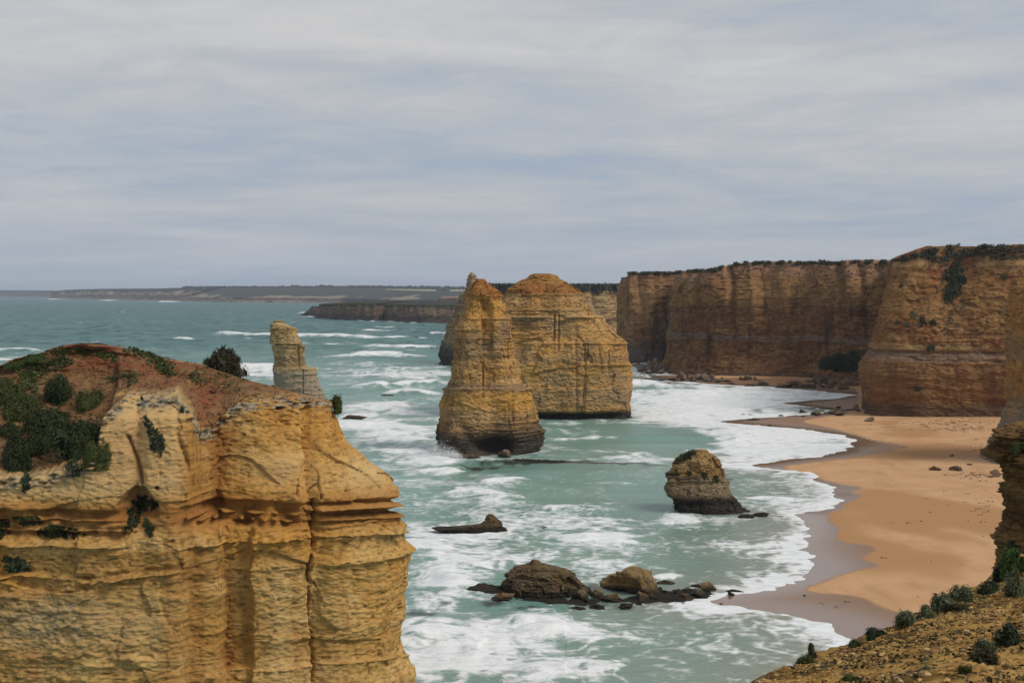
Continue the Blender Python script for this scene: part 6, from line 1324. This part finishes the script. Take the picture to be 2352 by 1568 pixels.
# ================================================================== SCRUB ON THE CLIFFS
def cliff_scrub():
    rng = np.random.default_rng(51)
    # individually visible shrubs on the shaded headland
    spec = [(2187, 632, 34, 26, V_DARK, 'dark green shrub at the head of the headland gully'), (2195, 655, 34, 28, V_DARK, 'dark green shrub halfway down the headland gully'), (2184, 674, 28, 24, V_BLUE, 'lowest blue green shrub in the headland gully'), (2212, 640, 24, 18, V_BLUE, 'blue green shrub on the side of the headland gully'),
            (2098, 722, 18, 14, V_GREY, 'grey saltbush on a bedding ledge of the headland'), (2120, 736, 18, 22, V_DARK, 'dark shrub hanging below the ledge saltbush'), (2084, 743, 20, 8, V_GREY, 'low grey shrub under the ledge on the headland face'), (2143, 738, 22, 10, V_BLUE, 'spreading shrub next to the dark hanging one'), (2139, 796, 18, 14, V_BLUE, 'single shrub low on the shaded headland face'),
            (2060, 742, 12, 8, V_GREEN, 'tiny bright green tuft on the headland ledge'), (2108, 890, 20, 10, V_BLUE, 'shrub on the slumped ground above the headland foot'), (2305, 633, 16, 12, V_GREY, 'lone grey shrub high on the headland wall'), (2016, 672, 14, 12, V_DARK, 'dark shrub on the stepped nose of the headland'), (2070, 655, 12, 8, V_DARK, 'small dark shrub under the pale rim of the headland')]
    for i, (px, py, w, h, mt, lb) in enumerate(spec):
        loc, nrm, _, _ = cast(B_BVH, px, py + h * 0.35)
        if loc is None: continue
        s = loc.y / F; add_bush((loc.x, loc.y + 0.2, loc.z - h * s * 0.25), w * s / 2 * 1.1, w * s / 2 * 0.7, h * s * 1.1, 'small' if w < 20 else 'salt', i, mt, lb)
    # thick scrub mass at the foot of the brown cliff
    for i, (px, py, w, h) in enumerate([(1902, 834, 36, 24), (1930, 830, 44, 28), (1958, 826, 44, 34), (1945, 843, 46, 18)]):
        x, y = ground(1930, 886); yy = float(y) + 2; xx, zz = at(px, py + h / 2, yy); s = yy / F
        add_bush((float(xx), yy, float(zz)), w * s / 2 * 1.15, w * s / 2 * 1.1, h * s * 1.15, 'big', i, V_DARK, ['rounded end of the dark thicket on the slump below the brown cliff', 'middle clump of the dark thicket on the slump', 'tallest clump of the dark thicket beside the shaded headland', 'low front clump of the dark thicket on the slump'][i], 'thicket')
    # continuous scrub carpets
    def carpet(bvh, n, x0, x1, yf, size, mat, name, seed, lift, thr=-0.15, fx=0.05, fy=0.12):
        pts, nr = [], []
        for _ in range(n):
            px = rng.uniform(x0, x1); py = yf(px) + abs(rng.normal()) * 1.0 * lift[1]
            l, nn, _, _ = cast(bvh, px, py)
            if l is None: continue
            if n2(np.array([px * fx]), np.array([py * fy]), seed)[0] < thr: continue
            pts.append((l.x + rng.normal() * 0.3, l.y + rng.normal() * 0.8, l.z + rng.uniform(0.0, lift[0]))); nr.append((nn.x, nn.y, nn.z + 0.7))
        if pts: scatter_stuff(name, pts, nr, size, mat, seed, 0.8)
    topB = lambda px: np.interp(px, [2040, 2060, 2120, 2200, 2280, 2352], [602, 594, 577, 563, 565, 567])
    carpet(B_BVH, 7000, 2120, 2352, lambda p: topB(p), 0.55, V_SCRUB, 'headland_scrub', 3, (0.8, 17), 0.02)
    carpet(B_BVH, 2500, 2050, 2140, lambda p: topB(p), 0.5, V_SCRUB, 'headland_scrub', 4, (0.5, 6), 0.05)
    carpet(B_BVH, 2600, 2165, 2215, lambda p: 590.0, 0.6, V_SCRUB, 'gully_scrub', 5, (0.6, 70), 0.1)
    topC = lambda px: np.interp(px, [1550, 1570, 1640, 1668, 1720, 1800, 1900, 2060], [625, 623, 618.5, 607, 603.5, 602, 601, 600.5])
    carpet(C_BVH, 7000, 1640, 2060, topC, 0.7, V_SCRUB, 'cliff_top_scrub', 6, (1.1, 4.5), 0.08, 0.06, 0.2)
    carpet(C_BVH, 1500, 1550, 1660, topC, 0.7, V_SCRUB, 'cliff_top_scrub', 7, (0.8, 2), -0.3)
    carpet(C_BVH, 260, 1720, 1960, lambda p: 625.0, 0.8, V_SCRUB, 'cliff_face_tufts', 8, (0.8, 90), 0.2)
    D_BVH = bvh_of(DV, DF); E_BVH = bvh_of(EV, EF)
    carpet(D_BVH, 2200, 1432, 1580, lambda p: 627.0, 0.8, V_SCRUB, 'cliff_top_scrub', 9, (1.0, 1.6), -0.4)
    carpet(E_BVH, 5000, 1110, 1440, lambda p: 656.5, 1.8, V_SCRUB, 'cliff_top_scrub', 10, (2.6, 6), -0.5)
    # moss on the small stack
    pts, nr = [], []
    for (cx_, cy_, rx_, ry_, n, diag) in [(1575, 1047, 26, 11, 900, -0.5), (1546, 1089, 20, 3, 260, 0), (1582, 1088, 5, 8, 120, 0), (1618, 1092, 8, 6, 200, 0), (1645, 1101, 8, 9, 220, 0)]:
        for _ in range(n):
            dx = rng.normal() * rx_ * 0.45; px, py = cx_ + dx, cy_ + diag * dx + rng.normal() * ry_ * 0.4
            l, nn, _, _ = cast(S4_BVH, px, py)
            if l is None or l.y > 310: continue
            pts.append((l.x, l.y, l.z + rng.uniform(0, 0.15))); nr.append((nn.x, nn.y, nn.z + 0.3))
    scatter_stuff('moss_patches', pts, nr, 0.28, V_DARKOL, 12, 0.5)
V_DARKOL = veg_mat('moss', (0.022, 0.03, 0.008), (0.035, 0.045, 0.012), (0.06, 0.07, 0.02), 0.8)
cliff_scrub()

# ================================================================== SPRAY AND HAZE
def spray():
    rng = np.random.default_rng(91); pts = []
    def plume(px, py, w, h, n, dy=0.0):
        x, y = ground(px, py); y = float(y) + dy; s_ = y / F
        for _ in range(n):
            a = rng.normal() * 0.38; r = abs(rng.normal()) * 0.5
            pts.append((float(x) + a * w * s_, y + rng.normal() * w * s_ * 0.15, max(0.0, r * h * s_ * math.exp(-(a * 1.6) ** 2))))
    plume(1012, 1052, 80, 30, 7000, -1.0); plume(1040, 1053, 40, 18, 2500, -1.5); plume(1475, 848, 50, 18, 1500); plume(1533, 1187, 18, 12, 500, -0.5); plume(1060, 1352, 30, 10, 400)
    b = NB('white_spray'); m = b.bsdf((0.82, 0.83, 0.83), 0.6)
    scatter_stuff('sea_spray', pts, np.tile([0, -0.3, 1.0], (len(pts), 1)), 0.10, m, 13, 1.0)
spray()
def haze():
    W = 32000; V = np.array([(x, y, z) for z in (-40, 190) for y in (-3000, W) for x in (-W, W)], float)
    Fq = np.array([(0, 2, 3, 1), (4, 5, 7, 6), (0, 1, 5, 4), (2, 6, 7, 3), (0, 4, 6, 2), (1, 3, 7, 5)])
    me = raw_mesh('haze', V, Fq, None, False); m = bpy.data.materials.new('haze_air'); m.use_nodes = True; t = m.node_tree; t.nodes.clear()
    o_ = t.nodes.new('ShaderNodeOutputMaterial'); pv = t.nodes.new('ShaderNodeVolumePrincipled')
    pv.inputs['Color'].default_value = (0.76, 0.85, 1.0, 1); pv.inputs['Density'].default_value = 4.2e-5; pv.inputs['Anisotropy'].default_value = 0.0
    t.links.new(pv.outputs[0], o_.inputs['Volume']); o = obj('haze', me, m); tag(o, kind='stuff')
haze()
